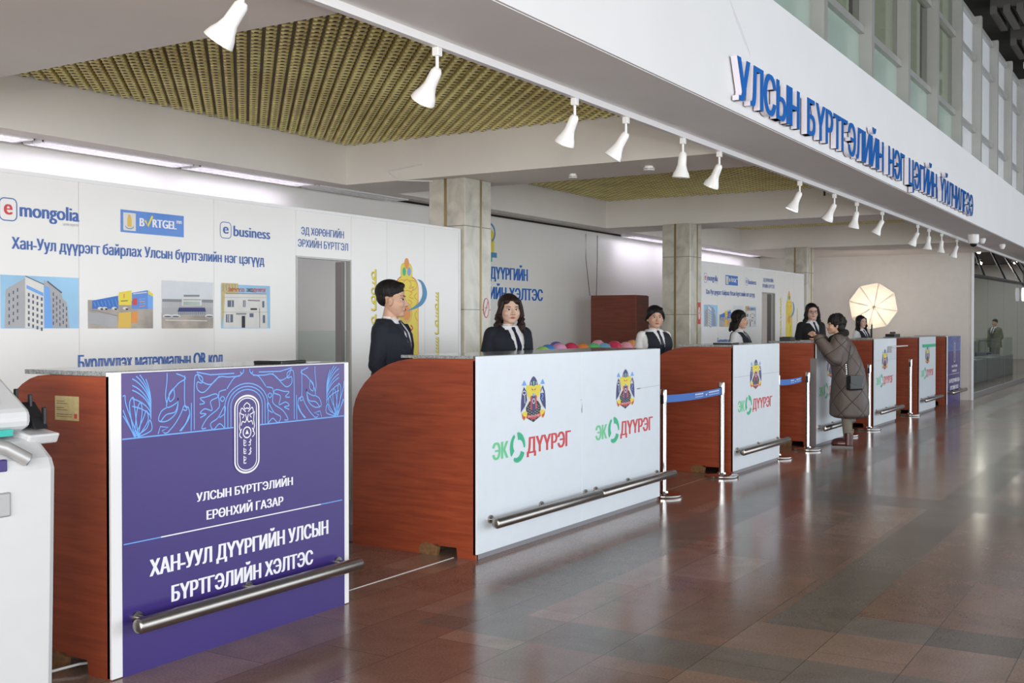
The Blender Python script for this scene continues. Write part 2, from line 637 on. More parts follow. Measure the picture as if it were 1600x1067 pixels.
class G:
    """flat print on a plane facing -Y; layer steps keep inks from coinciding"""
    def __init__(s, Y, step=0.0005):
        s.Y, s.step, s.mb, s.n = Y, step, MB(), 0

    def poly(s, pts, m, l=1):
        s.n += 1
        y = s.Y - s.step * l - 0.000012 * (s.n % 60)
        s.mb.add([(p[0], y, p[1]) for p in pts], [tuple(range(len(pts)))], m)

    def rect(s, x0, x1, z0, z1, m, l=1):
        s.poly([(x0, z0), (x1, z0), (x1, z1), (x0, z1)], m, l)

    def disc(s, c, rx, rz, m, l=1, n=24):
        s.poly([(c[0] + rx * math.cos(2 * PI * k / n), c[1] + rz * math.sin(2 * PI * k / n)) for k in range(n)], m, l)

    def line(s, pts, w, m, l=1, closed=False):
        pts = [Vector(p) for p in pts]
        if closed:
            pts.append(pts[0])
        L_, R_ = [], []
        for i, p in enumerate(pts):
            if closed and i in (0, len(pts) - 1):
                d = pts[1] - pts[-2]
            else:
                d = pts[min(i + 1, len(pts) - 1)] - pts[max(i - 1, 0)]
            if d.length < 1e-9:
                d = Vector((1, 0))
            d.normalize()
            nrm = Vector((-d.y, d.x)) * w / 2
            L_.append(p + nrm)
            R_.append(p - nrm)
        s.n += 1
        y = s.Y - s.step * l - 0.000012 * (s.n % 60)
        n = len(pts)
        s.mb.add([(p[0], y, p[1]) for p in L_ + R_], [(i, i + 1, n + i + 1, n + i) for i in range(n - 1)], m)

    def arc(s, c, rx, rz, a0, a1, w, m, l=1, n=24):
        s.line([(c[0] + rx * math.cos(R(a0 + (a1 - a0) * k / n)), c[1] + rz * math.sin(R(a0 + (a1 - a0) * k / n))) for k in range(n + 1)], w, m, l)

    def build(s, name, parent=None):
        o = s.mb.build(name, parent, fixn=False)
        return o


def smooth_pts(pts, n=6):
    """Catmull-Rom through 2-D points"""
    P = [Vector(p) for p in pts]
    P = [P[0]] + P + [P[-1]]
    out = []
    for i in range(1, len(P) - 2):
        for k in range(n):
            t = k / n
            a, b, c, d = P[i - 1], P[i], P[i + 1], P[i + 2]
            out.append(0.5 * ((2 * b) + (-a + c) * t + (2 * a - 5 * b + 4 * c - d) * t * t + (-a + 3 * b - 3 * c + d) * t ** 3))
    out.append(P[-2])
    return out


# ------------------------------------------------------------------ lettering
_tcache = {}


def text_mesh(s, extrude=0.0):
    """outlines of s filled contour by contour; with extrude the front stands at +extrude and side walls reach back to -extrude"""
    key = (s, extrude)
    if key in _tcache:
        return _tcache[key]
    c = bpy.data.curves.new('lettering', 'FONT')
    c.body = s
    c.resolution_u = 4
    c.fill_mode = 'NONE'
    o = bpy.data.objects.new('lettering', c)
    COL.objects.link(o)
    dg = bpy.context.evaluated_depsgraph_get()
    dg.update()
    me = bpy.data.meshes.new_from_object(o.evaluated_get(dg))
    P = [Vector((v.co.x, v.co.y)) for v in me.vertices]
    nb = {}
    for e in me.edges:
        a, b = e.vertices
        nb.setdefault(a, []).append(b)
        nb.setdefault(b, []).append(a)
    bpy.data.objects.remove(o)
    bpy.data.curves.remove(c)
    bpy.data.meshes.remove(me)
    loops, seen = [], set()
    for st in range(len(P)):
        if st in seen or st not in nb:
            continue
        lp, prev, cur = [st], None, st
        seen.add(st)
        nxt = st + 1 if st + 1 in nb[st] else nb[st][0]
        while nxt not in seen:
            lp.append(nxt)
            seen.add(nxt)
            prev, cur = cur, nxt
            k = [q for q in nb[cur] if q != prev and q not in seen]
            if not k:
                break
            nxt = k[0]
        if len(lp) > 2:
            loops.append([P[i] for i in lp])

    # constrained triangulation of all outlines; a triangle is ink where the winding number is not zero
    pts, edges = [], []
    for l in loops:
        b0 = len(pts)
        pts += l
        edges += [(b0 + i, b0 + (i + 1) % len(l)) for i in range(len(l))]
    V2, _, T2, _, _, _ = delaunay_2d_cdt(pts, edges, [], 0, 1e-6)
    bb = [(min(p.x for p in l), max(p.x for p in l), min(p.y for p in l), max(p.y for p in l)) for l in loops]

    def wind(p):
        w = 0
        for l, (a, b, c_, d) in zip(loops, bb):
            if not (a < p.x < b and c_ < p.y < d):
                continue
            for i in range(len(l)):
                q, r = l[i - 1], l[i]
                if (q.y > p.y) != (r.y > p.y) and p.x < (r.x - q.x) * (p.y - q.y) / (r.y - q.y) + q.x:
                    w += 1 if r.y > q.y else -1
        return w
    vs = [(p.x, p.y, extrude) for p in V2]
    fs = []
    for t in T2:
        c0 = (V2[t[0]] + V2[t[1]] + V2[t[2]]) / 3
        if wind(c0):
            fs.append(tuple(t))
    if extrude:
        cnt = {}
        for t in fs:
            for i in range(3):
                k = tuple(sorted((t[i - 1], t[i])))
                cnt[k] = cnt.get(k, 0) + 1
        n = len(vs)
        vs += [(p.x, p.y, -extrude) for p in V2]
        fs += [(a, b, n + b, n + a) for (a, b), c_ in cnt.items() if c_ == 1]
    _tcache[key] = (vs, fs)
    return vs, fs


_capv, _ = text_mesh('Н')
CAP = max(v[1] for v in _capv)


def text_into(mb, s, x0, x1, zb, zt, Y, m, bold=0.0, l=3, step=0.0005, slant=0.0):
    """letters of s from x0 to x1, baseline zb, capital height up to zt, on plane Y facing -Y"""
    vs, fs = text_mesh(s)
    a, b = min(v[0] for v in vs), max(v[0] for v in vs)
    kx, kz = (x1 - x0) / (b - a), (zt - zb) / CAP
    for q in ((0,) if not bold else (-1, -0.33, 0.33, 1)):
        mb.add([(x0 + (v[0] - a) * kx + q * bold + slant * v[1] * kz, Y - step * (l + 0.2 * q), zb + v[1] * kz) for v in vs], fs, m)


def text_px(g, s, uL, vt, vb, uR, m, bold=0.0, l=3, zfix=None):
    """lay a line of text between two pixel columns of the plane g.Y"""
    x0, zt = at(uL, vt, g.Y)
    _, zb = at(uL, vb, g.Y)
    x1, _ = at(uR, vt, g.Y)
    text_into(g.mb, s, x0, x1, zb, zt, g.Y, m, bold, l, g.step)
#PART2
# ------------------------------------------------------------------ large structure
ZS = 3.0          # soffit height
XE = 24.1         # end wall
struct(MB().box(-8, 60, -9, 10, -0.1, 0, 'floor').build('floor'))
# canopy: front bulkhead, beams along Y, back beam, slab over all
b = MB()
b.box(-6, 58, 2.70, 3.43, ZS, 3.97, 'white')
# thin sheet over its underside in a slightly paler, warmer tone
struct(b.build('trim_1'))
struct(MB().box(-6, 58, 2.715, 3.42, ZS - 0.004, ZS - 0.0005, 'soffit').build('trim_2'))
BE = [(-3.0, 4.07), (9.07, 9.97), (15.17, 16.07), (21.0, XE)]
k = 3
for x0, x1 in BE:
    o = MB().box(x0, x1, 3.43, 7.6, ZS, 3.7, 'coffer').build('trim_%d' % k)
    struct(o)
    k += 1
struct(MB().box(-3, XE, 7.6, 7.82, ZS, 3.7, 'coffer').build('trim_%d' % k)); k += 1
struct(MB().box(-3, XE, 7.82, 8.25, ZS + 0.12, 3.7, 'coffer').build('trim_%d' % k)); k += 1
struct(MB().box(-6, XE + 0.12, 3.43, 9.9, 3.7, 3.95, 'void').build('ceiling'))
struct(MB().box(-3, XE, 8.25, 8.4, 0, 3.7, 'backwall').build('wall_back'))
struct(MB().box(-3.1, -3.0, 3.43, 8.4, 0, 3.7, 'white').build('wall_left'))
b = MB()
b.box(XE, XE + 0.12, 3.80, 8.4, 0, 3.7, 'endwall')
struct(b.build('wall_end'))
struct(MB().box(XE - 0.02, XE + 0.14, 3.775, 3.80, 0, ZS, 'trimw').build('trim_%d' % k)); k += 1
# thin dark reveal where the back wall sheets meet the ceiling
struct(MB().box(-3, XE, 8.235, 8.25, 3.03, 3.055, 'void').build('trim_%d' % k)); k += 1

# back wall sheet joints
g = G(8.25)
for x in [3.2, 5.6, 8.0, 10.4, 12.8, 15.2, 17.6, 20.0, 22.4]:
    g.rect(x, x + 0.006, 0, 2.74, 'coffer')
o = g.build('trim_%d' % k); struct(o); k += 1

# ------------------------------------------------------------------ gold louvre ceilings
def grille(x0, x1, label):
    y0, y1, z0 = 3.43, 7.6, 3.40
    root = thing('gold_ceiling_grille', label, 'ceiling grille', ((x0 + x1) / 2, (y0 + y1) / 2, z0))
    cx, cy = (x0 + x1) / 2, (y0 + y1) / 2
    # short gold tubes, mouths closed by discs painted dark as inner shade, set on a square lattice turned by 45 degrees
    p, r0, h, sg = 0.094, 0.036, 0.048, 12
    d = p / math.sqrt(2)
    vs, fs, f2 = [], [], []
    for i in range(int((x1 - x0) / d) + 1):
        for j in range(int((y1 - y0) / d) + 1):
            if (i + j) % 2:
                continue
            x, y = x0 + 0.04 + i * d, y0 + 0.04 + j * d
            if x > x1 - 0.036 or y > y1 - 0.036:
                continue
            b_ = len(vs)
            for k_ in range(sg):
                t = 2 * PI * k_ / sg
                vs.append((x - cx + r0 * 0.48 * math.cos(t), y - cy + r0 * 0.48 * math.sin(t), 0))
                vs.append((x - cx + r0 * math.cos(t), y - cy + r0 * math.sin(t), 0.007))
                vs.append((x - cx + r0 * math.cos(t), y - cy + r0 * math.sin(t), h))
            for k_ in range(sg):
                q = b_ + 3 * k_
                q2 = b_ + 3 * ((k_ + 1) % sg)
                fs.append((q, q2, q2 + 1, q + 1))
                fs.append((q + 1, q2 + 1, q2 + 2, q + 2))
            f2.append([b_ + 3 * k_ for k_ in range(sg)])
    m = MB().add(vs, fs, 'brass')
    for f in f2:
        m.f.append(f)
        m.m.append(m.mi('void'))
    m.build('gold_tubes', root, smooth=True, fixn=False)
    MB().box(x0 - cx, x1 - cx, y0 - cy, y1 - cy, h, h + 0.004, 'louvreedge').build('backing_tray', root)
    t = MB()
    for yy in (4.55, 5.9, 7.1):
        t.box(x0 - cx, x1 - cx, yy - cy - 0.012, yy - cy + 0.012, 0.055, 0.09, 'void')
    t.build('carrier_bar', root)
    for (xx, yy) in ((x0 + 0.45, y0 + 0.75), (x1 - 0.35, y0 + 0.75)):
        hb = MB().box(xx - cx - 0.012, xx - cx + 0.012, yy - cy - 0.012, yy - cy + 0.012, -0.15, 0.06, 'black')
        hb.build('hanger', root)
    return root


grille(4.07, 9.07, 'gold honeycomb ceiling grille nearest the camera, above the purple counter')
grille(9.97, 15.17, 'gold honeycomb ceiling grille between the first and second marble columns')
grille(16.07, 21.0, 'gold honeycomb ceiling grille farthest back, seen as a thin strip')

# ------------------------------------------------------------------ marble columns
k = 1
for x0, x1 in ((9.21, 9.70), (15.06, 15.50), (20.80, 21.24)):
    root = bpy.data.objects.new('column_%d' % k, None)
    COL.objects.link(root)
    struct(root)
    root.location = ((x0 + x1) / 2, 6.41, 0)
    hx, hy = (x1 - x0) / 2, 0.22
    MB().box(-hx, hx, -hy, hy, 0, ZS, 'marble').build('shaft', root, bevel=0.008)
    s_ = MB()
    s_.box(-hx - 0.006, -hx + 0.01, 0.0, 0.03, 0, ZS, 'brassstrip')
    s_.box(hx * 0.12, hx * 0.12 + 0.03, -hy - 0.006, -hy + 0.01, 0, ZS, 'brassstrip')
    s_.build('brass_strip', root)
    k += 1

# ------------------------------------------------------------------ gallery glazing above the canopy
YG = 2.86
ML = [4.66 + 1.68 * i for i in range(0, 30)]
fr = MB()
k = 1
for i, x in enumerate(ML):
    f_ = bpy.data.objects.new('window_%d' % k, None)
    COL.objects.link(f_)
    struct(f_)
    f_.location = (x, YG, 3.97)
    m = MB()
    m.box(-0.055, 0.055, -0.13, 0.06, 0, 2.23, 'alu')
    m.box(0.055, 1.68 - 0.055, -0.04, 0.03, 0, 0.03, 'alu')
    for z in (0.50, 1.58, 2.15):
        m.box(0.055, 1.68 - 0.055, -0.06, 0.03, z - 0.035, z + 0.035, 'alu')
    m.build('window_frame', f_)
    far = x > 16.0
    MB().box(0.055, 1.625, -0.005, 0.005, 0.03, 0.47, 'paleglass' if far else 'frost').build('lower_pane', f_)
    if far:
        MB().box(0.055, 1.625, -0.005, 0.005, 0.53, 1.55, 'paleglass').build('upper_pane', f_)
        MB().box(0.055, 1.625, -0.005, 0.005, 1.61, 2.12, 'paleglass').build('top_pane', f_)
    else:
        MB().box(0.055, 1.625, -0.004, 0.004, 0.53, 1.55, 'galglass').build('upper_pane', f_)
        MB().box(0.055, 1.625, -0.004, 0.004, 1.61, 2.12, 'galglass').build('top_pane', f_)
        MB().box(0.06, 1.40 if i % 2 else 1.62, 0.04, 0.05, 0.40, 2.2, 'blind').build('roller_blind', f_)
    k += 1
struct(MB().box(-6, 58, 3.2, 3.3, 3.97, 6.4, 'blind').build('wall_gallery'))

# hall ceiling: dark, with slatted rafts and strip lights
struct(MB().box(-8, 60, -9, 3.4, 6.75, 6.85, 'darkceil').build('ceiling_hall'))
for i in range(18):
    x = 9.6 + 2.3 * i
    r_ = MB()
    for j in range(12):
        r_.box(x, x + 1.2, 2.62 - j * 0.19, 2.72 - j * 0.19, 6.40, 6.52, 'ceilslat')
    for xx in (x + 0.15, x + 1.0):
        r_.box(xx, xx + 0.05, 0.5, 2.74, 6.52, 6.75, 'ceilslat')
    o = r_.build('ceiling_raft')
    tag(o, 'dark slatted ceiling raft hanging over the hall beside the gallery windows', 'ceiling raft', 'slatted rafts under the hall ceiling')
    if 4 < i < 12:
        r_ = MB()
        for j in range(18):
            r_.box(x + 1.62, x + 1.80, 0.5 + j * 0.125, 0.52 + j * 0.125, 6.32, 6.38, 'pwhite')
        r_.box(x + 1.61, x + 1.63, 0.4, 2.7, 6.32, 6.40, 'pwhite')
        r_.box(x + 1.79, x + 1.81, 0.4, 2.7, 6.32, 6.40, 'pwhite')
        r_.box(x + 1.61, x + 1.81, 0.4, 2.7, 6.40, 6.44, 'pgrey')
        r_.box(x + 1.7, x + 1.73, 1.5, 1.53, 6.4, 6.75, 'darkceil')
        o = r_.build('strip_light')
        tag(o, 'unlit white louvred strip light under the dark hall ceiling', 'ceiling light', 'strip lights under the hall ceiling')

# far-side window wall of the hall, glazed to the daylight (outside the photograph)
m = MB()
for i in range(24):
    x = -7 + 2.8 * i
    m.box(x - 0.12, x + 0.12, -8.95, -8.75, 0, 6.75, 'alu')
for z in (0.1, 1.0, 5.9):
    m.box(-8, 60, -8.92, -8.78, z - 0.06, z + 0.06, 'alu')
struct(m.build('wall_right'))
struct(MB().box(55, 55.1, -9, 2.7, 0, 6.75, 'endwall').build('wall_far'))
struct(MB().box(55, 55.1, 2.7, 10, 0, 6.75, 'endwall').build('wall_far_end'))

# ------------------------------------------------------------------ raised sign letters on the bulkhead
root = thing('raised_letter_sign', 'raised blue Cyrillic lettering along the white bulkhead above the counters', 'sign', (7.25, 2.70, 3.1))
X0, X1 = at(1149, 95, 2.66)[0], at(1518, 320, 2.66)[0]
TXT = 'УЛСЫН БҮРТГЭЛИЙН НЭГ ЦЭГИЙН ҮЙЛЧИЛГЭЭ'
wid = []
for ch in TXT:
    if ch == ' ':
        wid.append((0, 0.38, 0))
        continue
    v, _ = text_mesh(ch)
    a, c = min(q[0] for q in v), max(q[0] for q in v)
    wid.append((a, c - a, 0))
tot = sum(q[1] for q in wid) + 0.11 * (len(TXT) - 1)
kx = (X1 - X0) / tot
zb, zt = 3.062, 3.355
x = X0
for ch, (a, wd, _) in zip(TXT, wid):
    if ch != ' ':
        mbl = MB()
        for q in (-1, -0.33, 0.33, 1):
            vs, fs = text_mesh(ch, 0.05)
            kz = (zt - zb) / CAP
            mbl.add([(x - 7.25 + (p[0] - a) * kx + q * 0.017, -0.012 - (p[2] + 0.05) * 0.45 - 0.0003 * q, zb - 3.1 + p[1] * kz) for p in vs], fs, 'signwhite')
        # blue acrylic front
        vs, fs = text_mesh(ch)
        o = mbl.build('letter', root)
        f = MB()
        for q in (-1, -0.33, 0.33, 1):
            f.add([(x - 7.25 + (p[0] - a) * kx + q * 0.017, -0.0605 - 0.0003 * q, zb - 3.1 + p[1] * kz) for p in vs], fs, 'signblue')
        f.build('letter_face', o, fixn=False)
    x += (wd + 0.11) * kx
# two faint cable stains above the sign are paint drips
g = G(2.70)
g.line([at(1140, 0, 2.70), at(1158, 45, 2.70), at(1172, 85, 2.70)], 0.008, 'signwhite')
g.line([at(1146, 20, 2.70), at(1165, 70, 2.70)], 0.005, 'signwhite')
o = g.build('trim_40'); struct(o)

# ------------------------------------------------------------------ lighting track and spotlights
TR = 3.33
o = MB().box(1.5, 36, TR - 0.02, TR + 0.02, ZS - 0.045, ZS - 0.004, 'trimw').build('lighting_track')
tag(o, 'long white lighting track running under the bulkhead soffit', 'lighting track')


def spotlight(loc, tilt, turn, lit, label):
    root = thing('track_spotlight', label, 'spotlight', loc, 0, 'white spotlights on the lighting track')
    MB().box(-0.02, 0.02, -0.02, 0.02, -0.045, 0.0, 'lamp').build('mount', root, bevel=0.004)
    MB().tube([(0, 0, -0.045), (0, 0, -0.11)], 0.009, 'lamp', 10).build('stem', root)
    mt = Matrix.Translation((0, 0, -0.115)) @ Euler((0, 0, turn)).to_matrix().to_4x4() @ Euler((tilt, 0, 0)).to_matrix().to_4x4()
    prof = [(0.0, 0.012), (0.02, 0.008), (0.03, -0.01), (0.032, -0.05), (0.034, -0.09), (0.045, -0.125), (0.058, -0.15), (0.066, -0.175), (0.068, -0.185), (0.063, -0.185), (0.055, -0.155), (0.03, -0.12), (0.0, -0.11)]
    MB().lathe(prof, 'lamp', seg=22, mat4=mt).build('shade', root, smooth=True)
    MB().lathe([(0.0, -0.182), (0.03, -0.178), (0.05, -0.165), (0.05, -0.15), (0.03, -0.13), (0.0, -0.125)], 'bulbon' if lit else 'bulboff', seg=18, mat4=mt).build('bulb', root, smooth=True)
    if lit:
        l = bpy.data.lights.new('spot', 'SPOT')
        l.energy = 22
        l.spot_size = R(75)
        l.color = (1, 0.93, 0.84)
        l.shadow_soft_size = 0.04
        lo = bpy.data.objects.new('spot_beam', l)
        COL.objects.link(lo)
        lo.parent = root
        lo.matrix_local = mt @ Matrix.Translation((0, 0, -0.19))
    return root


LX = [3.32, 4.70, 6.20, 6.945, 7.95, 8.72, 10.93, 12.19, 13.14, 14.40, 16.53, 17.32, 18.31, 19.64]
LB = ['nearest the camera, cut by the top edge of the picture', 'hanging in front of the gold grille, second from the near end', 'above the woman in the navy blazer', 'just behind the one above the navy blazer woman, over the beam',
      'turned straight down beside the smoke detectors', 'tilted one at the near edge of the second gold grille', 'lit, first of the glowing ones', 'lit, second of the glowing ones', 'lit, third of the glowing ones',
      'dim, after the three glowing ones', 'first of the small far group, by the round camera', 'lit small one of the far group', 'small one next to the dome camera', 'farthest one, with a bare reflector bulb']
TI = [38, 40, 30, 32, 6, 28, 25, 30, 14, 28, 30, 8, 6, 22]
for i, (x, lb, ti) in enumerate(zip(LX, LB, TI)):
    spotlight((x, TR, ZS - 0.045), R(ti), R(-15 if i % 3 else 15), i in (6, 7, 8, 11), 'white track spotlight ' + lb)

# dome camera and detectors
root = thing('dome_camera', 'grey round security camera hanging on the soffit by the end wall', 'security camera', (19.3, 3.02, ZS))
MB().lathe([(0.0, 0), (0.085, 0), (0.085, -0.12), (0.07, -0.15), (0.0, -0.15)], 'lamp', seg=24).build('housing', root, smooth=True)
MB().ell((0, 0, -0.15), (0.062, 0.062, 0.055), 'screen').build('dome', root, smooth=True)
for (u, v, lab, nm, r0) in ((895, 275, 'white round smoke detector with slots on the beam soffit', 'smoke_detector', 0.045), (1014, 263, 'flat white sensor disc on the beam soffit near the track', 'ceiling_sensor', 0.055)):
    x, y = gnd(u, v, ZS - 0.02)
    root = thing(nm, lab, 'smoke detector', (x, y, ZS))
    MB().lathe([(0, 0), (r0 * 0.7, 0), (r0 * 0.7, -0.015), (r0, -0.018), (r0 * 0.95, -0.04), (r0 * 0.3, -0.047), (0, -0.047)], 'lamp', seg=24).build('housing', root, smooth=True)
    MB().lathe([(r0 * 0.97, -0.026), (r0 * 0.99, -0.026), (r0 * 0.99, -0.032), (r0 * 0.97, -0.032)], 'greyp', seg=24).build('slot_ring', root)
for (u, v) in ((1535, 374), (1566, 383)):
    x, y = gnd(u, v, ZS - 0.02)
    root = thing('soffit_sensor', 'small white sensor on the soffit beyond the end wall, %s one' % ('nearer' if u < 1550 else 'farther'), 'sensor', (x, y, ZS))
    MB().lathe([(0, 0), (0.05, 0), (0.055, -0.03), (0.03, -0.09), (0, -0.1)], 'lamp', seg=18).build('housing', root, smooth=True)

# cable conduit on the beam face by the first column
pts = [(9.06, 6.0, 3.13), (9.06, 7.1, 3.13), (9.055, 7.1, 3.0), (9.14, 6.62, 2.985)]
x, y, z = 9.06, 0, 0
o = MB().tube([(9.062, 6.62, 3.14), (9.062, 7.05, 3.10), (9.062, 6.9, 3.0), (9.2, 6.58, 2.985)], 0.007, 'cable', 6).build('cable_conduit')
tag(o, 'thin grey cable conduit bent over the beam above the first column', 'cable')

# ------------------------------------------------------------------ fluorescent louvre fixtures at the back
def fluoro(x0, x1, lit, label):
    root = thing('fluorescent_fixture', label, 'ceiling light', ((x0 + x1) / 2, 7.97, ZS + 0.12), 0, 'louvred fluorescent lights at the back')
    L_ = (x1 - x0) / 2
    m = MB()
    m.box(-L_, L_, -0.13, -0.12, -0.13, 0, 'trimw').box(-L_, L_, 0.12, 0.13, -0.13, 0, 'trimw')
    m.box(-L_, -L_ + 0.01, -0.13, 0.13, -0.13, 0, 'trimw').box(L_ - 0.01, L_, -0.13, 0.13, -0.13, 0, 'trimw')
    m.build('housing', root)
    m = MB()
    n_ = int(2 * L_ / 0.07)
    for i in range(n_):
        x = -L_ + (i + 0.5) * 2 * L_ / n_
        m.box(x - 0.002, x + 0.002, -0.12, 0.12, -0.13, -0.085, 'trimw')
    m.box(-L_, L_, -0.003, 0.003, -0.13, -0.085, 'trimw')
    m.build('louvre', root)
    t = MB()
    for y in (-0.06, 0.06):
        t.tube([(-L_ + 0.03, y, -0.04), (L_ - 0.03, y, -0.04)], 0.013, 'tube' if lit else 'bulboff', 8)
    t.build('tube', root)
    if lit:
        l = bpy.data.lights.new('tube_light', 'AREA')
        l.shape = 'RECTANGLE'; l.size = 2 * L_ * 0.95; l.size_y = 0.18
        l.energy = 7 * L_
        l.color = (0.88, 0.80, 1.0)
        lo = bpy.data.objects.new('tube_light', l)
        COL.objects.link(lo)
        lo.parent = root
        lo.location = (0, 0.0, -0.14)
    return root


fluoro(4.0, 5.55, True, 'lit louvred fluorescent light at the left edge, above the printed wall')
fluoro(5.62, 7.2, True, 'lit louvred fluorescent light, second along the back above the printed wall')
fluoro(7.27, 8.85, True, 'lit louvred fluorescent light above the doorway of the printed wall')
fluoro(8.92, 10.5, False, 'unlit louvred fluorescent light above the first marble column')
fluoro(16.7, 18.3, True, 'lit fluorescent light left of the second marble column, above the brown cabinet')
fluoro(18.37, 19.9, True, 'lit fluorescent light behind the second marble column')
fluoro(20.0, 23.0, True, 'lit fluorescent light right of the second marble column, over the far printed wall')
#PART3
def adopt(o, root):
    o.parent = root
    o.matrix_parent_inverse = (Matrix.Translation(root.location) @ Euler(root.rotation_euler).to_matrix().to_4x4()).inverted()
    return o


# ------------------------------------------------------------------ printed artwork
def emblem(g, cx, zt, zb, w, l=1):
    """district coat of arms: dark petals, yellow bird, red and navy stripes, red ribbon"""
    h = zt - zb

    def P(x, y):
        return (cx + (x - 435) / 500 * w, zb + (1000 - y) / 930 * h)

    def pl(pts, m, k=0):
        g.poly([P(*p) for p in pts], m, l + k)

    def both(pts, m, k=0):
        pl(pts, m, k)
        pl([(870 - x, y) for x, y in pts][::-1], m, k)
    # blackish woven base
    pl([(285, 700), (340, 590), (435, 540), (530, 590), (585, 700), (575, 900), (435, 1000), (295, 900)], 'blackink', 0)
    for i in range(-3, 4):
        for j in range(-3, 4):
            x, y = 435 + i * 36, 770 + j * 52 + (26 if i % 2 else 0)
            if abs(i) * 0.6 + abs(j) < 4.2:
                pl([(x - 11, y), (x, y - 15), (x + 11, y), (x, y + 15)], 'pgrey', 1)
    both([(245, 280), (290, 370), (305, 540), (265, 660), (185, 780), (190, 560), (205, 400)], 'navy', 1)
    both([(310, 540), (350, 520), (345, 590), (280, 700), (230, 740), (210, 770), (250, 690)], 'pwhite', 2)
    both([(300, 250), (435, 280), (435, 460), (390, 460), (345, 530), (320, 470), (300, 390), (280, 320)], 'yellow', 2)
    both([(200, 790), (290, 760), (310, 800), (290, 900), (240, 940), (210, 880)], 'yellow', 2)
    both([(200, 800), (240, 860), (275, 870), (250, 940), (215, 890)], 'red', 3)
    both([(205, 250), (250, 150), (295, 250), (250, 262)], 'ltblue', 2)
    # helmet
    pl([(355, 270), (370, 180), (400, 120), (435, 85), (470, 120), (500, 180), (518, 270), (490, 255), (435, 285), (380, 255)], 'navy', 3)
    both([(378, 250), (380, 200), (390, 190), (392, 250)], 'pwhite', 4)
    pl([(420, 180), (450, 180), (446, 270), (424, 270)], 'green', 4)
    both([(385, 320), (425, 350), (420, 375), (395, 350)], 'red', 4)
    pl([(410, 430), (460, 430), (440, 490), (430, 490)], 'ltblue', 4)
    # stripes
    both([(370, 450), (400, 470), (402, 750), (372, 735)], 'red', 3)
    pl([(402, 470), (468, 470), (470, 760), (435, 815), (402, 760)], 'navy', 3)
    g.line([P(435 + 26 * math.cos(t * PI / 3), 580 + 48 * math.sin(t * PI / 3)) for t in range(6)], 0.008, 'pwhite', l + 4, True)
    # ribbon
    pl([(300, 830), (435, 880), (570, 820), (570, 885), (435, 945), (300, 895)], 'red', 4)
    x0, z0 = P(318, 925)
    x1, z1 = P(555, 885)
    text_into(g.mb, 'ХАН-УУЛ ДҮҮРЭГ', x0, x1, z0 + 0.012, z0 + 0.012 + (z1 - z0) * 0.95, g.Y, 'whiteink', 0, l + 6, g.step)
    # signs on the petals
    g.arc(P(250, 400), 0.065 * w, 0.04 * h, 0, 360, 0.006, 'pwhite', l + 2, 12)
    g.line([P(258, 430), P(262, 610)], 0.008, 'pwhite', l + 2)
    pl([(570, 435), (610, 340), (645, 435)], 'pwhite', 2)
    g.line(smooth_pts([P(600, 450), P(630, 500), P(600, 540), P(625, 590)]), 0.007, 'ltblue', l + 2)


def eco_logo(g, xa, xb, zt=0.742, zb=0.628):
    """green ЭК + leaf swirl + red ДҮҮРЭГ over width xa..xb"""
    W = xb - xa
    text_into(g.mb, 'ЭК', xa, xa + W * 0.175, zb, zt, g.Y, 'green', 0.008, 2, g.step)
    text_into(g.mb, 'ДҮҮРЭГ', xa + W * 0.415, xb, zb, zt, g.Y, 'red', 0.008, 2, g.step)
    c = (xa + W * 0.295, (zt + zb) / 2)
    rx, rz = W * 0.092, (zt - zb) * 0.88
    for k in range(3):
        a0 = 95 + 120 * k
        o_ = [(c[0] + rx * math.cos(R(a0 - t)), c[1] + rz * math.sin(R(a0 - t))) for t in range(0, 101, 10)]
        i_ = [(c[0] + rx * (0.45 + 0.0035 * t) * math.cos(R(a0 - t)), c[1] + rz * (0.45 + 0.0035 * t) * math.sin(R(a0 - t))) for t in range(100, 9, -10)]
        g.poly(o_ + i_, 'teal', 2)
        o2 = [(c[0] + rx * 1.06 * math.cos(R(a0 - t)), c[1] + rz * 1.06 * math.sin(R(a0 - t))) for t in range(5, 96, 10)]
        g.poly(o2 + [(c[0] + rx * 0.9 * math.cos(R(a0 - t)), c[1] + rz * 0.9 * math.sin(R(a0 - t))) for t in range(95, 4, -10)], 'green', 1)


def script_column(g, x, zt, zb, w, m, edge=None, side=-1, seed=1, l=2):
    """vertical traditional script: a spine with teeth, loops and tails"""
    rnd = random.Random(seed)
    z = zt
    H = zt - zb

    def stroke(pts, wd):
        if edge:
            g.line([(p[0] + w * 0.06, p[1] - w * 0.05) for p in pts], wd * 1.1, edge, l)
        g.line(pts, wd, m, l + 1)
    while z > zb + w:
        wl = min(rnd.uniform(0.22, 0.42) * H, z - zb)
        z1 = z - wl
        stroke([(x, z), (x, z1)], w * 0.22)
        t = z - w * 0.3
        while t > z1 + w * 0.5:
            kind = rnd.choice('ttttoc')
            if kind == 't':
                stroke([(x, t), (x + side * w * 0.55, t + w * 0.22)], w * 0.16)
                t -= w * 0.42
            elif kind == 'o':
                c = (x + side * w * 0.35, t - w * 0.3)
                stroke([(c[0] + w * 0.32 * math.cos(a * PI / 5), c[1] + w * 0.3 * math.sin(a * PI / 5)) for a in range(11)], w * 0.15)
                t -= w * 0.85
            else:
                stroke(smooth_pts([(x, t), (x - side * w * 0.3, t - w * 0.15), (x + side * w * 0.45, t - w * 0.5)], 4), w * 0.16)
                t -= w * 0.7
        stroke(smooth_pts([(x, z1 + w * 0.3), (x + side * w * 0.2, z1), (x + side * w * 0.75, z1 + w * 0.1)], 4), w * 0.2)
        z = z1 - w * 0.45


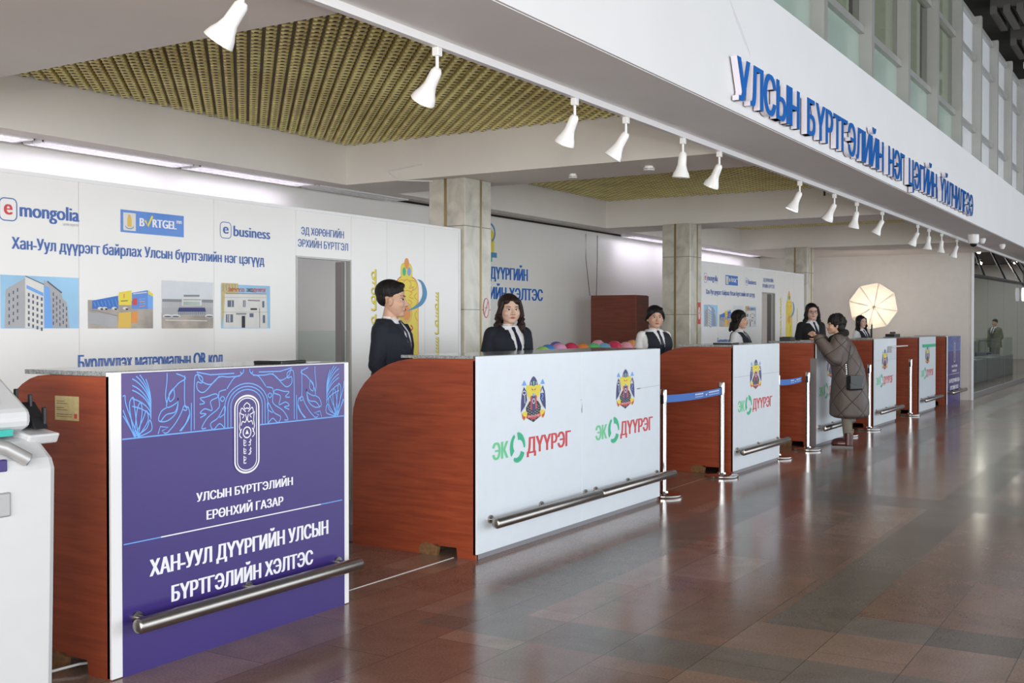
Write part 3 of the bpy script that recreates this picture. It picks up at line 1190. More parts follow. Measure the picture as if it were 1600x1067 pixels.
def purple_art(g, Xa, Xb, full=True):
    """print of the purple counters, laid out in the frame of the nearest one (X 3.18..4.65)"""
    K = (Xb - Xa) / (4.652 - 3.184)

    def q(x, y):
        X, Z = at(180 + x / 4.324, 560 + y / 4.324, 3.918)
        return (Xa + (X - 3.184) * K, Z)

    def ln(pts, w=0.0065, sm=False, l=3, m='ltblue', closed=False):
        pts = [q(*p) for p in pts]
        if sm:
            pts = smooth_pts(pts, 5)
        g.line(pts, w, m, l, closed)
    zb = 1.03
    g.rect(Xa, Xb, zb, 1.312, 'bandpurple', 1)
    cxm = q(885, 400)[0]
    g.line([(Xa, zb), (cxm - 0.088, zb)], 0.006, 'ltblue', 3)
    g.line([(cxm + 0.088, zb), (Xb, zb)], 0.006, 'ltblue', 3)
    if not full:
        pass
    # work on the left half and mirror it about the centre line
    def both(pts, w=0.0055, sm=False, closed=False):
        P = [q(*p) for p in pts]
        if sm:
            P = smooth_pts(P, 5)
        for sx in (0, 1):
            run = []
            for p in P + ([P[0]] if closed else []) + [None]:
                if p is not None and sx:
                    p = (2 * cxm - p[0], p[1])
                if p is not None and Xa + .003 < p[0] < Xb - .003 and zb < p[1] < 1.308:
                    run.append(p)
                else:
                    if len(run) > 1:
                        g.line(run, w, 'ltblue', 3)
                    run = []
    # arch around the medallion
    for r, a in ((0.105, 1.045), (0.125, 1.04), (0.145, 1.035)):
        pts = [(cxm - r, zb + 0.003)] + [(cxm + r * math.cos(R(180 - t)), 1.13 + r * 0.75 * math.sin(R(180 - t))) for t in range(0, 181, 12)] + [(cxm + r, zb + 0.003)]
        g.line(pts, 0.0055, 'ltblue', 3)
    both([(530, 480), (530, 165), (548, 110), (585, 130), (580, 165), (550, 160), (552, 210), (600, 225), (690, 130), (760, 125), (830, 118), (860, 95)], sm=True)
    both([(545, 92), (640, 110), (800, 100), (830, 60)])
    both([(553, 100), (575, 150), (640, 175), (700, 118)], sm=True)
    both([(865, 60), (860, 95), (845, 100), (842, 88)], sm=True)
    for x in (240, 258, 285):
        both([(x, 96), (x, 520)])
    for x in (510,):
        both([(x, 85), (x, 300), (x - 2, 490)])
    both([(465, 78), (465, 310), (490, 330), (495, 400), (440, 490)], sm=True)
    both([(345, 90), (345, 150), (335, 250), (345, 310)], sm=True)
    # flames
    both([(365, 88), (470, 130), (420, 170), (360, 250), (345, 330), (410, 300), (420, 270), (410, 360), (350, 420), (290, 420), (305, 360), (345, 330)], sm=True)
    both([(390, 200), (360, 240), (365, 290), (395, 260), (390, 200)], sm=True)
    both([(300, 430), (340, 380), (400, 360), (420, 300)], sm=True)
    both([(285, 510), (300, 460), (355, 465), (310, 490), (330, 505), (350, 500)], sm=False)
    both([(350, 500), (400, 440), (440, 370), (460, 320), (480, 330), (475, 350), (455, 345)], sm=True)
    both([(495, 380), (470, 440), (430, 490)], sm=True)
    # fans at the outer sides
    for r in (90, 130, 175, 200, 235, 262, 290, 330):
        pts = []
        for t in range(20, 91, 8):
            pts.append((40 + 205 * math.sin(R(t)) * 1.0 - 0, 420 - r * math.cos(R(t)) * 1.15 - (r - 90) * 0.2))
        pts = [(min(p[0], 236), max(p[1], 100)) for p in pts]
        both(pts)
    for t in (0, 18, 36, 54, 70):
        x2, y2 = 60 + 180 * math.sin(R(t)), 500 - 250 * math.cos(R(t))
        both([(125, 530), (x2 - 25, y2 + 60), (x2, y2), (x2 + 10, y2 + 70), (150, 530)], sm=True)
    both([(45, 390), (60, 405), (130, 530)], sm=True)
    # branching foliage by the arch
    both([(610, 470), (580, 470), (620, 400), (690, 340), (700, 300), (680, 240), (610, 260), (570, 270), (600, 300), (565, 310)], sm=True)
    both([(745, 210), (700, 225), (690, 260), (640, 290), (650, 350), (600, 340), (570, 370), (610, 375), (570, 400)], sm=True)
    both([(735, 470), (700, 440), (660, 480), (640, 440), (690, 400), (735, 320), (735, 370), (700, 400)], sm=True)
    both([(720, 255 + 0), (735, 270), (720, 290), (705, 272), (720, 255)], sm=True)
    both([(750, 205), (800, 130), (840, 118)], sm=True)
    # medallion
    cz0, cz1 = 0.862, 1.121
    for r, m in ((0.088, 'bandpurple'),):
        pts = [(cxm + r * math.cos(R(t)), cz1 + r * 0.72 * math.sin(R(t))) for t in range(0, 181, 12)] + [(cxm + r * math.cos(R(t)), cz0 + r * 0.72 * math.sin(R(t))) for t in range(180, 361, 12)]
        g.poly(pts, 'purple', 4)
    for r, wd in ((0.080, 0.009), (0.064, 0.005)):
        pts = [(cxm + r * math.cos(R(t)), cz1 + r * 0.72 * math.sin(R(t))) for t in range(0, 181, 12)] + [(cxm + r * math.cos(R(t)), cz0 + r * 0.72 * math.sin(R(t))) for t in range(180, 361, 12)]
        g.line(pts, wd, 'whiteink', 5, True)
    for sx in (-1, 1):
        for pts in ([(0.0, 1.145), (0.02, 1.13), (0.012, 1.115), (0.0, 1.12)], [(0.008, 1.10), (0.035, 1.12), (0.042, 1.095), (0.02, 1.085), (0.03, 1.07)], [(0.05, 1.10), (0.045, 1.06), (0.05, 1.03), (0.04, 1.0)],
                    [(0.0, 1.07), (0.012, 1.05), (0.03, 1.055), (0.04, 1.035)], [(0.035, 1.02), (0.05, 0.99), (0.035, 0.975)], [(0.01, 1.09), (0.0, 1.06)]):
            g.line(smooth_pts([(cxm + sx * p[0], p[1]) for p in pts], 5), 0.0048, 'whiteink', 5)
    g.arc((cxm, 1.0), 0.026, 0.026, 0, 360, 0.006, 'whiteink', 5, 20)
    g.poly([(cxm - 0.012, 0.992), (cxm + 0.012, 0.992), (cxm, 1.014)], 'whiteink', 5)
    script_column(g, cxm - 0.022, 0.968, 0.85, 0.022, 'whiteink', side=1, seed=3, l=5)
    script_column(g, cxm + 0.022, 0.968, 0.875, 0.020, 'whiteink', side=-1, seed=5, l=5)

    def X(u):
        return Xa + (at(u, 700, 3.918)[0] - 3.184) * K
    text_into(g.mb, 'УЛСЫН БҮРТГЭЛИЙН', X(306), X(456), 0.704, 0.745, g.Y, 'whiteink', 0.0028, 3, g.step)
    text_into(g.mb, 'ЕРӨНХИЙ ГАЗАР', X(322), X(441), 0.612, 0.655, g.Y, 'whiteink', 0.0028, 3, g.step)
    g.line([(Xa + 0.005, 0.575), (Xb - 0.02, 0.575)], 0.005, 'ltblue', 2)
    g.line([(X(250), 0.575), (X(500), 0.575)], 0.0055, 'whiteink', 3)
    text_into(g.mb, 'ХАН-УУЛ ДҮҮРГИЙН УЛСЫН', X(233), X(511), 0.410, 0.484, g.Y, 'whiteink', 0.0045, 3, g.step)
    text_into(g.mb, 'БҮРТГЭЛИЙН ХЭЛТЭС', X(267), X(487), 0.272, 0.346, g.Y, 'whiteink', 0.0045, 3, g.step)


# ------------------------------------------------------------------ check-in counters
HC = 1.322


def side_profile(depth, flat):
    d = depth
    pts = [(0.0, 0.0), (0.0, HC - 0.021), (flat, HC - 0.022)]
    n = 10
    rz = 0.42
    for i in range(1, n + 1):
        a = PI / 2 * i / n
        pts.append((flat + (d - flat) * math.sin(a), HC - 0.022 - rz * (1 - math.cos(a))))
    pts += [(d, 0.0), (0.42, 0.0), (0.40, 0.035), (0.375, 0.06), (0.30, 0.075), (0.29, 0.065), (0.15, 0.065), (0.14, 0.0)]
    return pts


def counter(X0, X1, Yf, label, style='white', units=1, depth=1.02, flat=0.45, rails=None):
    root = thing('check_in_counter', label, 'counter', (X0, Yf, 0), 0, 'row of check-in counters')
    W = X1 - X0
    prof = side_profile(depth, flat)
    for x in (0.0, W - 0.03):
        m = MB().prism([(y + 0.012, z) for y, z in prof], 'x', x, x + 0.03, 'wood')
        o = m.build('side_panel', root)
        # chipped foot at the cut-out
        c = MB().prism([(0.32, 0.0), (0.31, 0.055), (0.36, 0.075), (0.42, 0.078), (0.455, 0.055), (0.47, 0.012), (0.43, 0.0)], 'x', x - 0.0015, x + 0.0315, 'rawwood')
        c.build('chipped_edge', o)
    # front panel
    m = MB()
    if style == 'white':
        n = max(1, units)
        for i in range(n):
            a, b_ = W * i / n, W * (i + 1) / n
            m.box(a + (0.0015 if i else 0), b_ - (0.0015 if i < n - 1 else 0), 0, 0.012, 0.035, HC - 0.003, 'panel')
        m.box(0, W, 0.012, 0.03, 0.03, HC - 0.03, 'pgrey')
    else:
        m.box(0, W, 0, 0.03, 0.004, HC - 0.003, 'trimw')
    m.build('front_panel', root, bevel=0.0015)
    MB().box(0.02, W - 0.02, 0.012, 0.03, 0, 0.034, 'pgrey2').build('kick_strip', root)
    if style == 'purple':
        MB().box(0.056, W - 0.040, -0.0025, 0.0, 0.0, HC - 0.008, 'purple').build('printed_board', root)
    # granite top with rounded front, and the lower work desk behind
    MB().box(-0.004, W + 0.004, 0.0305, flat + 0.16, HC - 0.020, HC, 'granite').build('granite_top', root, bevel=0.002)
    MB().box(0.03, W - 0.03, 0.03, 0.75, 0.76, 0.79, 'wood').build('work_desk', root)
    MB().box(0.03, W - 0.03, 0.74, 0.76, 0.10, 0.755, 'wood').build('desk_apron', root)
    # bumper rail of brushed steel on round stand-offs
    rr = rails or [(0.06, W + 0.06)]
    zr = 0.235
    for a, b_ in rr:
        o = MB().tube([(a, -0.095, zr), (a + 0.004, -0.095, zr), (a + 0.012, -0.095, zr), (b_ - 0.012, -0.095, zr), (b_ - 0.004, -0.095, zr), (b_, -0.095, zr)], [0.02, 0.029, 0.034, 0.034, 0.029, 0.02], 'steel', 20).build('bumper_rail', root, smooth=True)
        nst = max(2, int((b_ - a) / 0.55) + 1)
        for i in range(nst):
            x = a + 0.08 + (min(b_, W) - a - 0.16) * i / (nst - 1)
            t = MB().tube([(x, 0.0, zr + 0.01), (x, -0.075, zr + 0.01)], 0.012, 'steel', 10)
            t.tube([(x, 0.0, zr + 0.01), (x, -0.012, zr + 0.01)], 0.028, 'steel', 14)
            t.build('rail_stand_off', o, smooth=True)
    return root


def graphics(root, name, fn, Y):
    g = G(Y)
    fn(g)
    o = g.build(name)
    o.parent = None
    adopt(o, root)
    return o


Y1 = 3.918
c1 = counter(3.128, 4.692, Y1, 'purple fronted check-in counter with white Cyrillic heading, nearest the camera beside the kiosk', 'purple', depth=0.80, flat=0.42, rails=[(0.05, 1.545)])
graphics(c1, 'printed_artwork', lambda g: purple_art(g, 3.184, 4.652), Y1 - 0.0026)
# paper notice on its side panel
g = MB()
yz = [onx for onx in ()]


def px_x(u, v, X):
    r = ray(u, v); t = X / r.x
    return (t * r.y, CAM_H + t * r.z)


ya, za = px_x(86, 618, 3.126)
yb, zb_ = px_x(123, 658, 3.126)
n = MB().box(3.1255, 3.1275, yb, ya, zb_, za, 'paper')
rnd = random.Random(4)
for i in range(9):
    z = za - 0.012 - i * (za - zb_ - 0.02) / 9
    w_ = rnd.uniform(0.3, 0.85) * (ya - yb)
    n.box(3.125, 3.1254, ya - 0.012 - w_ * 0.9, ya - 0.012, z - 0.0025, z, 'rawwood' if i % 3 else 'pgrey')
n.box(3.125, 3.1254, yb + 0.01, yb + 0.03, zb_ + 0.01, zb_ + 0.03, 'red')
adopt(n.build('paper_notice'), c1)

c2 = counter(5.978, 8.875, 3.925, 'longest white fronted check-in counter, with two crests and two long bumper rails', units=2, rails=[(0.075, 1.575), (1.585, 2.985)])
Y2 = 3.925


for a_, b_, c_ in ((6.70, 6.17, 7.242), (8.182, 7.658, 8.713)):
    graphics(c2, 'district_crest', lambda g: emblem(g, a_, 1.170, 0.842, 0.345), Y2)
    graphics(c2, 'printed_logo', lambda g: eco_logo(g, b_, c_), Y2)


def c2g(g):
    g.line([(8.40, 0.992), (8.62, 0.997), (8.86, 1.003)], 0.004, 'pgrey', 1)
    g.line([(8.40, 0.992), (8.47, 0.994)], 0.010, 'pgrey2', 1)
    g.poly([(7.415, 0.88), (7.43, 0.935), (7.432, 0.86), (7.42, 0.86)], 'pgrey2', 1)
    g.line([(7.40, 0.955), (7.43, 0.96)], 0.004, 'pgrey', 1)


graphics(c2, 'scratches', c2g, Y2)


def single(dx, seam=True):
    def fn(g):
        emblem(g, dx + 0.66, 1.165, 0.842, 0.36)
        eco_logo(g, dx + 0.12, dx + 1.20)
        if seam:
            g.line([(dx + 0.0, 0.990), (dx + 0.4, 0.994), (dx + 1.455, 0.998)], 0.003, 'pgrey2', 1)
    return fn


YC = 3.95
c3 = counter(10.771, 12.229, YC, 'white fronted check-in counter with a dark crack line through its crest', rails=[(0.0, 1.50)])
graphics(c3, 'printed_logos', single(10.771), YC)
c4 = counter(13.743, 15.13, YC + 0.02, 'check-in counter the customer in the quilted coat leans on', rails=[(0.03, 1.44)])
graphics(c4, 'printed_logos', single(13.743, False), YC + 0.02)
adopt(MB().box(13.737, 13.742, 3.968, 4.045, 0.01, 1.11, 'greyp').build('steel_edge_plate'), c4)
c5 = counter(16.753, 18.188, YC + 0.03, 'white fronted check-in counter beside the customer, with the pale bar across it', rails=[(0.03, 1.48)])
graphics(c5, 'printed_logos', single(16.753), YC + 0.03)
c6 = counter(19.82, 21.214, YC, 'farthest white fronted check-in counter, next to the far purple one', rails=[(0.03, 1.50)])
graphics(c6, 'printed_logos', single(19.82, False), YC)
c7 = counter(22.332, 23.80, YC, 'far purple fronted check-in counter against the end wall', 'purple', rails=[(0.05, 1.53)])
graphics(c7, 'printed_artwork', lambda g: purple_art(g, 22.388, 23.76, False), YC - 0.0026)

# thin bars on the fronts of two far counters
o = MB().box(17.60, 18.65, 3.90, 3.972, 1.185, 1.20, 'pwhite')  .box(17.58, 17.61, 3.92, 3.972, 1.10, 1.20, 'pgrey').build('pale_bar')
tag(o, 'pale grey horizontal bar sticking out past the counter in front of the umbrella', 'arm')
o = MB().box(20.05, 21.05, 3.92, 3.946, 1.14, 1.19, 'teal').build('green_strip')
tag(o, 'dark green strip across the crest of the farthest white counter', 'strip')

# low weighing platforms the staff stand on
for (a, b_, c_, d_, lb) in ((6.03, 8.84, 4.99, 5.70, 'behind the longest white counter'), (10.82, 12.2, 5.01, 5.6, 'behind the crack line counter'), (13.79, 15.1, 5.01, 5.6, 'behind the customer counter'),
                         (16.8, 18.15, 5.01, 5.6, 'behind the counter with the pale bar'), (19.85, 21.2, 4.99, 5.7, 'behind the farthest white counter')):
    o = MB().box(a, b_, c_, d_, 0, 0.13, 'greyp').build('standing_platform', bevel=0.01)
    tag(o, 'low grey platform on the floor ' + lb, 'platform')


# ------------------------------------------------------------------ counter-top items
def plane_item(name, lab, cat, x, y, sx, sy, h, m, rz=0.0, extra=None):
    root = thing(name, lab, cat, (x, y, HC), rz)
    MB().box(-sx / 2, sx / 2, -sy / 2, sy / 2, 0, h, m).build('body', root, bevel=min(0.006, h * 0.3))
    if extra:
        extra(root)
    return root


x, y = gnd(437, 566, HC)
plane_item('tablet_stand', 'flat black tablet lying on the purple counter top', 'tablet', 4.30, 4.05, 0.24, 0.17, 0.016, 'black', 0.2,
           lambda r: MB().box(-0.105, 0.105, -0.07, 0.07, 0.0162, 0.017, 'screen').build('screen', r))
plane_item('paper_sheet', 'white paper sheet beside the black tablet on the purple counter', 'paper', 4.50, 4.10, 0.14, 0.18, 0.004, 'paperw', 0.3)
plane_item('document_tray', 'shallow black tray on the counter in front of the bobbed woman', 'tray', 11.0, 4.12, 0.30, 0.2, 0.018, 'black', 0.1,
           lambda r: MB().box(-0.1, 0.1, -0.07, 0.07, 0.0182, 0.022, 'paperw').build('paper', r))
plane_item('card_terminal', 'black card terminal on the counter corner behind the quilted coat', 'card terminal', 13.88, 4.38, 0.30, 0.14, 0.05, 'black', 0.1,
           lambda r: MB().box(-0.08, 0.05, -0.05, 0.05, 0.0505, 0.054, 'screen').build('screen', r))
plane_item('paper_sheet', 'white papers lying in front of the woman with glasses', 'paper', 14.4, 4.20, 0.42, 0.25, 0.006, 'paperw', 0.05)
plane_item('desk_telephone', 'small black desk telephone on the counter right of the umbrella', 'telephone', 20.05, 4.45, 0.42, 0.16, 0.05, 'black', 0.0,
           lambda r: MB().tube([(-0.16, 0, 0.07), (0.16, 0, 0.07)], 0.016, 'black', 8).build('handset', r))


# ------------------------------------------------------------------ belt barriers
def stanchion(x, y, label):
    root = thing('belt_stanchion', label, 'stanchion', (x, y, 0), 0, 'steel belt stanchions between the counters')
    MB().lathe([(0, 0), (0.165, 0), (0.168, 0.008), (0.168, 0.022), (0.155, 0.028), (0.045, 0.034), (0.04, 0.05), (0, 0.05)], 'chrome', seg=40).build('base', root, smooth=True)
    MB().lathe([(0.026, 0.03), (0.026, 0.84), (0.0, 0.84)], 'chrome', seg=24).build('pole', root, smooth=True)
    MB().lathe([(0.029, 0.84), (0.029, 0.945), (0.025, 0.955), (0, 0.956)], 'chrome', seg=24).build('cap', root, smooth=True)
    for sx in (-1, 1):
        MB().box(sx * 0.033 - 0.006, sx * 0.033 + 0.006, -0.014, 0.014, 0.825, 0.905, 'black').build('belt_holder', root)
    return root


def belt(root, x0, x1, z, label_print=True):
    m = MB()
    n = 12
    vs, fs = [], []
    L_ = x1 - x0
    for i in range(n + 1):
        t = i / n
        sag = -0.012 * 4 * t * (1 - t)
        vs += [(0.04 + (L_ - 0.08) * t, 0, z + 0.033 + sag), (0.04 + (L_ - 0.08) * t, 0, z - 0.033 + sag)]
    fs = [(2 * i, 2 * i + 1, 2 * i + 3, 2 * i + 2) for i in range(n)]
    o = m.add(vs, fs, 'belt').build('retractable_belt', root, fixn=False)
    sd = o.modifiers.new('s', 'SOLIDIFY'); sd.thickness = 0.002
    if label_print:
        g = MB()
        for t0, t1 in ((0.50, 0.66), (0.76, 0.95)):
            for zz in (0.006, -0.014):
                k0 = int(t0 * 40); k1 = int(t1 * 40)
                for k_ in range(k0, k1):
                    t = (k_ + 0.5) / 40
                    sag = -0.012 * 4 * t * (1 - t)
                    xx = 0.04 + (L_ - 0.08) * t
                    h = 0.014 if zz > 0 else 0.006
                    g.add([(xx - L_ * 0.0085, -0.0025, z + sag + zz), (xx + L_ * 0.0085, -0.0025, z + sag + zz), (xx + L_ * 0.0085, -0.0025, z + sag + zz + h), (xx - L_ * 0.0085, -0.0025, z + sag + zz + h)], [(0, 1, 2, 3)], 'beltwhite')
        t = 0.71
        xx = 0.04 + (L_ - 0.08) * t
        zz = z - 0.012 * 4 * t * (1 - t)
        g.add([(xx - 0.03, -0.0027, zz + 0.002), (xx, -0.0027, zz - 0.016), (xx + 0.03, -0.0027, zz + 0.02), (xx + 0.005, -0.0027, zz + 0.002)], [(0, 1, 2, 3)], 'beltwhite')
        g.build('belt_print', o, fixn=False)


s1 = stanchion(9.10, 3.99, 'steel stanchion at the far end of the longest counter, first in the row')
belt(s1, 9.10, 10.56, 0.865)
stanchion(10.56, 4.00, 'steel stanchion in front of the side of the crack line counter, belt tied to it')
s3 = stanchion(12.41, 4.03, 'steel stanchion almost hidden by the far end of the crack line counter')
belt(s3, 12.41, 13.38, 0.865)
stanchion(13.38, 3.97, 'steel stanchion beside the grey edge plate of the customer counter')
s5 = stanchion(15.38, 4.03, 'steel stanchion hidden behind the customer in the quilted coat')
belt(s5, 15.38, 16.45, 0.865, False)
stanchion(16.45, 3.98, 'steel stanchion right of the quilted coat')
stanchion(19.42, 4.02, 'farthest steel stanchion, standing without a belt')

# pale strip on the floor between counters and thin cable by the kiosk
o = MB().box(4.73, 5.97, 4.10, 4.108, 0, 0.003, 'pwhite').build('cable_strip')
tag(o, 'thin pale cable strip across the floor from the purple counter to the next', 'cable')
o = MB().box(8.9, 10.77, 4.11, 4.118, 0, 0.003, 'rawwood').build('cable_strip')
tag(o, 'thin brownish strip on the floor behind the first belt', 'cable')
o = MB().tube([(2.70, 4.19, 0.012), (2.98, 4.24, 0.012), (3.05, 4.20, 0.02), (3.15, 4.16, 0.03), (3.3, 4.14, 0.012)], 0.006, 'cable', 8).build('power_cable')
tag(o, 'white power cable running from the kiosk under the purple counter', 'cable')


# ------------------------------------------------------------------ printed partition walls
PY = 6.23


def partition():
    root = thing('printed_partition', 'near white partition wall printed with service logos and four building photos', 'partition', (6.4, PY, 0), 0, 'printed partition walls')
    xs = [3.55, 4.73, 5.91, 6.80]
    for a, b_ in zip(xs[:-1], xs[1:]):
        adopt(MB().box(a + 0.0015, b_ - 0.0015, PY, PY + 0.04, 0, 2.46, 'part').build('panel'), root)
    adopt(MB().box(6.8015, 7.4985, PY, PY + 0.04, 2.09, 2.46, 'part').build('panel'), root)
    for a, b_ in ((7.50, 8.0), (8.0, 8.58), (8.58, 9.155)):
        adopt(MB().box(a + 0.0015, b_ - 0.0015, PY, PY + 0.04, 0, 2.46, 'part').build('panel'), root)
    adopt(MB().box(3.55, 9.155, PY - 0.008, PY + 0.05, 2.46, 2.485, 'trimw').build('top_rail'), root)
    adopt(MB().box(9.155, 9.185, PY - 0.008, PY + 0.05, 0, 2.485, 'trimw').build('end_post'), root)
    adopt(MB().box(6.80, 6.815, PY - 0.004, PY + 0.045, 0, 2.09, 'alu').box(7.485, 7.50, PY - 0.004, PY + 0.045, 0, 2.09, 'alu').box(6.815, 7.485, PY - 0.004, PY + 0.045, 2.075, 2.09, 'alu').build('door_frame'), root)
    adopt(MB().box(7.43, 7.47, PY + 0.05, PY + 0.12, 0.02, 2.07, 'greyp').build('door_leaf'), root)
    g = G(PY, 0.0006)
    # e mongolia

    def rr(x0, x1, z0, z1, w, m, l=2):
        r_ = min(x1 - x0, z1 - z0) * 0.28
        pts = []
        for (cx, cz, a0) in ((x1 - r_, z1 - r_, 0), (x0 + r_, z1 - r_, 90), (x0 + r_, z0 + r_, 180), (x1 - r_, z0 + r_, 270)):
            pts += [(cx + r_ * math.cos(R(a0 + t)), cz + r_ * math.sin(R(a0 + t))) for t in range(0, 91, 18)]
        g.line(pts, w, m, l, True)
    rr(4.162, 4.280, 2.168, 2.305, 0.007, 'blueink')

    def low(s, x0, x1, zb, xh, m, bold=0.004, l=3):
        """lower-case line with x-height xh"""
        vs, fs = text_mesh(s)
        v2, _ = text_mesh('x')
        xx = max(q[1] for q in v2)
        a, b_ = min(v[0] for v in vs), max(v[0] for v in vs)
        for q in (-1, 1) if bold else (0,):
            g.mb.add([(x0 + (v[0] - a) * (x1 - x0) / (b_ - a) + q * bold, PY - 0.0006 * (l + 0.2 * q), zb + v[1] * xh / xx) for v in vs], fs, m)
    low('e', 4.195, 4.247, 2.205, 0.062, 'red', 0.004)
    low('mongolia', 4.303, 4.730, 2.200, 0.058, 'blueink', 0.0045)
    low('цахим үндэстэн', 4.61, 4.728, 2.168, 0.012, 'pgrey', 0.0)
    # bürtgel plate
    x0, x1, z0, z1 = 5.063, 5.62, 2.158, 2.312
    g.rect(x0, x1, z0, z1, 'signblue', 2)
    g.rect(x0 + 0.022, x0 + 0.128, z0 + 0.014, z1 - 0.018, 'pwhite', 3)
    gx = x0 + 0.074
    g.poly([(gx - 0.018, z0 + 0.04), (gx + 0.018, z0 + 0.04), (gx + 0.018, z1 - 0.06), (gx + 0.007, z1 - 0.03), (gx - 0.007, z1 - 0.03), (gx - 0.018, z1 - 0.06)], 'goldink', 4)
    g.arc((gx, z0 + 0.045), 0.034, 0.018, 180, 360, 0.006, 'swoosh', 4, 10)
    text_into(g.mb, 'B', x0 + 0.162, x0 + 0.198, z0 + 0.052, z0 + 0.112, PY, 'whiteink', 0.004, 5, 0.0006)
    g.line([(x0 + 0.208, z0 + 0.095), (x0 + 0.232, z0 + 0.058), (x0 + 0.272, z0 + 0.13)], 0.017, 'yellow', 4)
    text_into(g.mb, 'RTGEL', x0 + 0.275, x0 + 0.485, z0 + 0.052, z0 + 0.112, PY, 'whiteink', 0.004, 5, 0.0006)
    low('mn', x0 + 0.49, x0 + 0.535, z0 + 0.095, 0.02, 'whiteink', 0.002, 5)
    # e business
    rr(5.974, 6.085, 2.180, 2.300, 0.006, 'blueink')
    low('e', 6.005, 6.055, 2.215, 0.05, 'blueink', 0.004)
    low('business', 6.112, 6.500, 2.202, 0.052, 'blueink', 0.004)
    low('Хан-Уул дүүрэгт байрлах Улсын бүртгэлийн нэг цэгүүд', 4.245, 6.435, 1.995, 0.046, 'blueink', 0.0035)
    text_into(g.mb, 'ЭД ХӨРӨНГИЙН', 6.865, 7.40, 2.268, 2.330, PY, 'blueink', 0.002, 3, 0.0006)
    text_into(g.mb, 'ЭРХИЙН БҮРТГЭЛ', 6.825, 7.455, 2.165, 2.228, PY, 'blueink', 0.002, 3, 0.0006)
    low('Бүрдүүлэх материалын QR код', 4.722, 5.995, 1.225, 0.062, 'blueink', 0.005)
    adopt(g.build('printed_logos'), root)

    # building photographs
    def ph(name, ox, oy, sc, corners, fn):
        g = G(PY - 0.0006, 0.0006)

        def q(x, y):
            return at(ox + x / sc, oy + y / sc, PY)
        a, b_ = corners
        X0, Z1 = a
        X1, Z0 = b_
        fn(g, q, X0, X1, Z0, Z1)
        adopt(g.build(name), root)

    def ph1(g, q, X0, X1, Z0, Z1):
        g.rect(X0, X1, Z0, Z1, 'sky', 1)
        g.poly([q(45, 590), q(55, 205), q(250, 90), q(250, 592)], 'pgrey', 2)
        g.poly([q(250, 592), q(250, 75), q(440, 160), q(440, 592)], 'pwhite', 2)
        g.poly([q(440, 592), q(435, 110), q(610, 235), q(625, 300), q(665, 335), q(695, 592)], 'pgrey', 2)
        g.poly([q(440, 592), q(440, 165), q(495, 190), q(525, 592)], 'ltblue', 3)
        g.line([q(250, 72), q(440, 158)], 0.006, 'pwin', 4)
        g.line([q(470, 125), q(615, 240)], 0.010, 'pwin', 4)
        for i in range(3):
            for j in range(5):
                x, y = 90 + i * 42, 250 - i * 25 + j * 70
                if y < 570:
                    g.poly([q(x - 8, y + 28), q(x + 5, y + 28), q(x + 5, y - 8), q(x - 8, y - 4)], 'pwin', 4)
        g.poly([q(262, 195), q(262, 160), q(430, 240), q(430, 275)], 'ltblue', 4)
        for i in range(4):
            for j in range(6):
                x, y = 285 + i * 43, 240 + i * 15 + j * 60
                g.poly([q(x - 9, y + 34), q(x + 9, y + 36), q(x + 9, y + 2), q(x - 9, y)], 'pwin', 4)
        for i in range(5):
            for j in range(6):
                x, y = 530 + i * 33, 235 + i * 36 + j * 58
                if y < 560:
                    g.poly([q(x - 5, y + 34), q(x + 6, y + 36), q(x + 6, y + 2), q(x - 5, y)], 'pwin', 4)

    def ph2(g, q, X0, X1, Z0, Z1):
        g.rect(X0, X1, Z0, Z0 + 0.19, 'pground', 1)
        g.poly([q(920, 400), q(920, 318), q(1180, 268), q(1180, 400)], 'bluef', 2)
        g.poly([q(1185, 362), q(1188, 235), q(1312, 215), q(1312, 362)], 'yellow', 3)
        g.poly([q(1318, 402), q(1318, 240), q(1477, 213), q(1477, 400)], 'signblue', 3)
        g.poly([q(1477, 400), q(1477, 215), q(1528, 270), q(1528, 400)], 'ltblue', 3)
        g.poly([q(1477, 250), q(1477, 215), q(1528, 250), q(1528, 280)], 'yellow', 4)
        g.poly([q(1325, 362), q(1325, 298), q(1368, 292), q(1368, 362)], 'red', 4)
        for i in range(4):
            g.poly([q(1390, 300 + i * 24), q(1390, 308 + i * 24), q(1450, 304 + i * 24), q(1450, 296 + i * 24)], 'orange' if i % 2 else 'ltblue', 4)
        g.line([q(1330, 250), q(1465, 235)], 0.006, 'pwhite', 4)
        g.line([q(1205, 322), q(1275, 318)], 0.005, 'blackink', 4)
        g.line([q(1238, 250), q(1238, 290)], 0.010, 'orange', 4)
        for x in (1000, 1045, 1140, 1250):
            g.disc(q(x, 395), 0.022, 0.010, 'pwhite', 4, 10)
            g.disc(q(x + 14, 402), 0.012, 0.006, 'blackink', 5, 8)
        for i in range(7):
            g.line([q(935 + i * 36, 330 - i * 5), q(955 + i * 36, 375)], 0.004, 'ltblue', 3)
        g.poly([q(1180, 590), q(1185, 440), q(1310, 430), q(1310, 590)], 'goldink', 2)
        g.poly([q(1312, 540), q(1318, 430), q(1375, 430), q(1372, 540)], 'orange', 2)
        g.poly([q(880, 540), q(880, 430), q(1170, 470), q(1150, 590), q(1000, 560)], 'pgrey', 2)
        g.line([q(920, 410), q(1170, 470)], 0.006, 'pgrey2', 3)

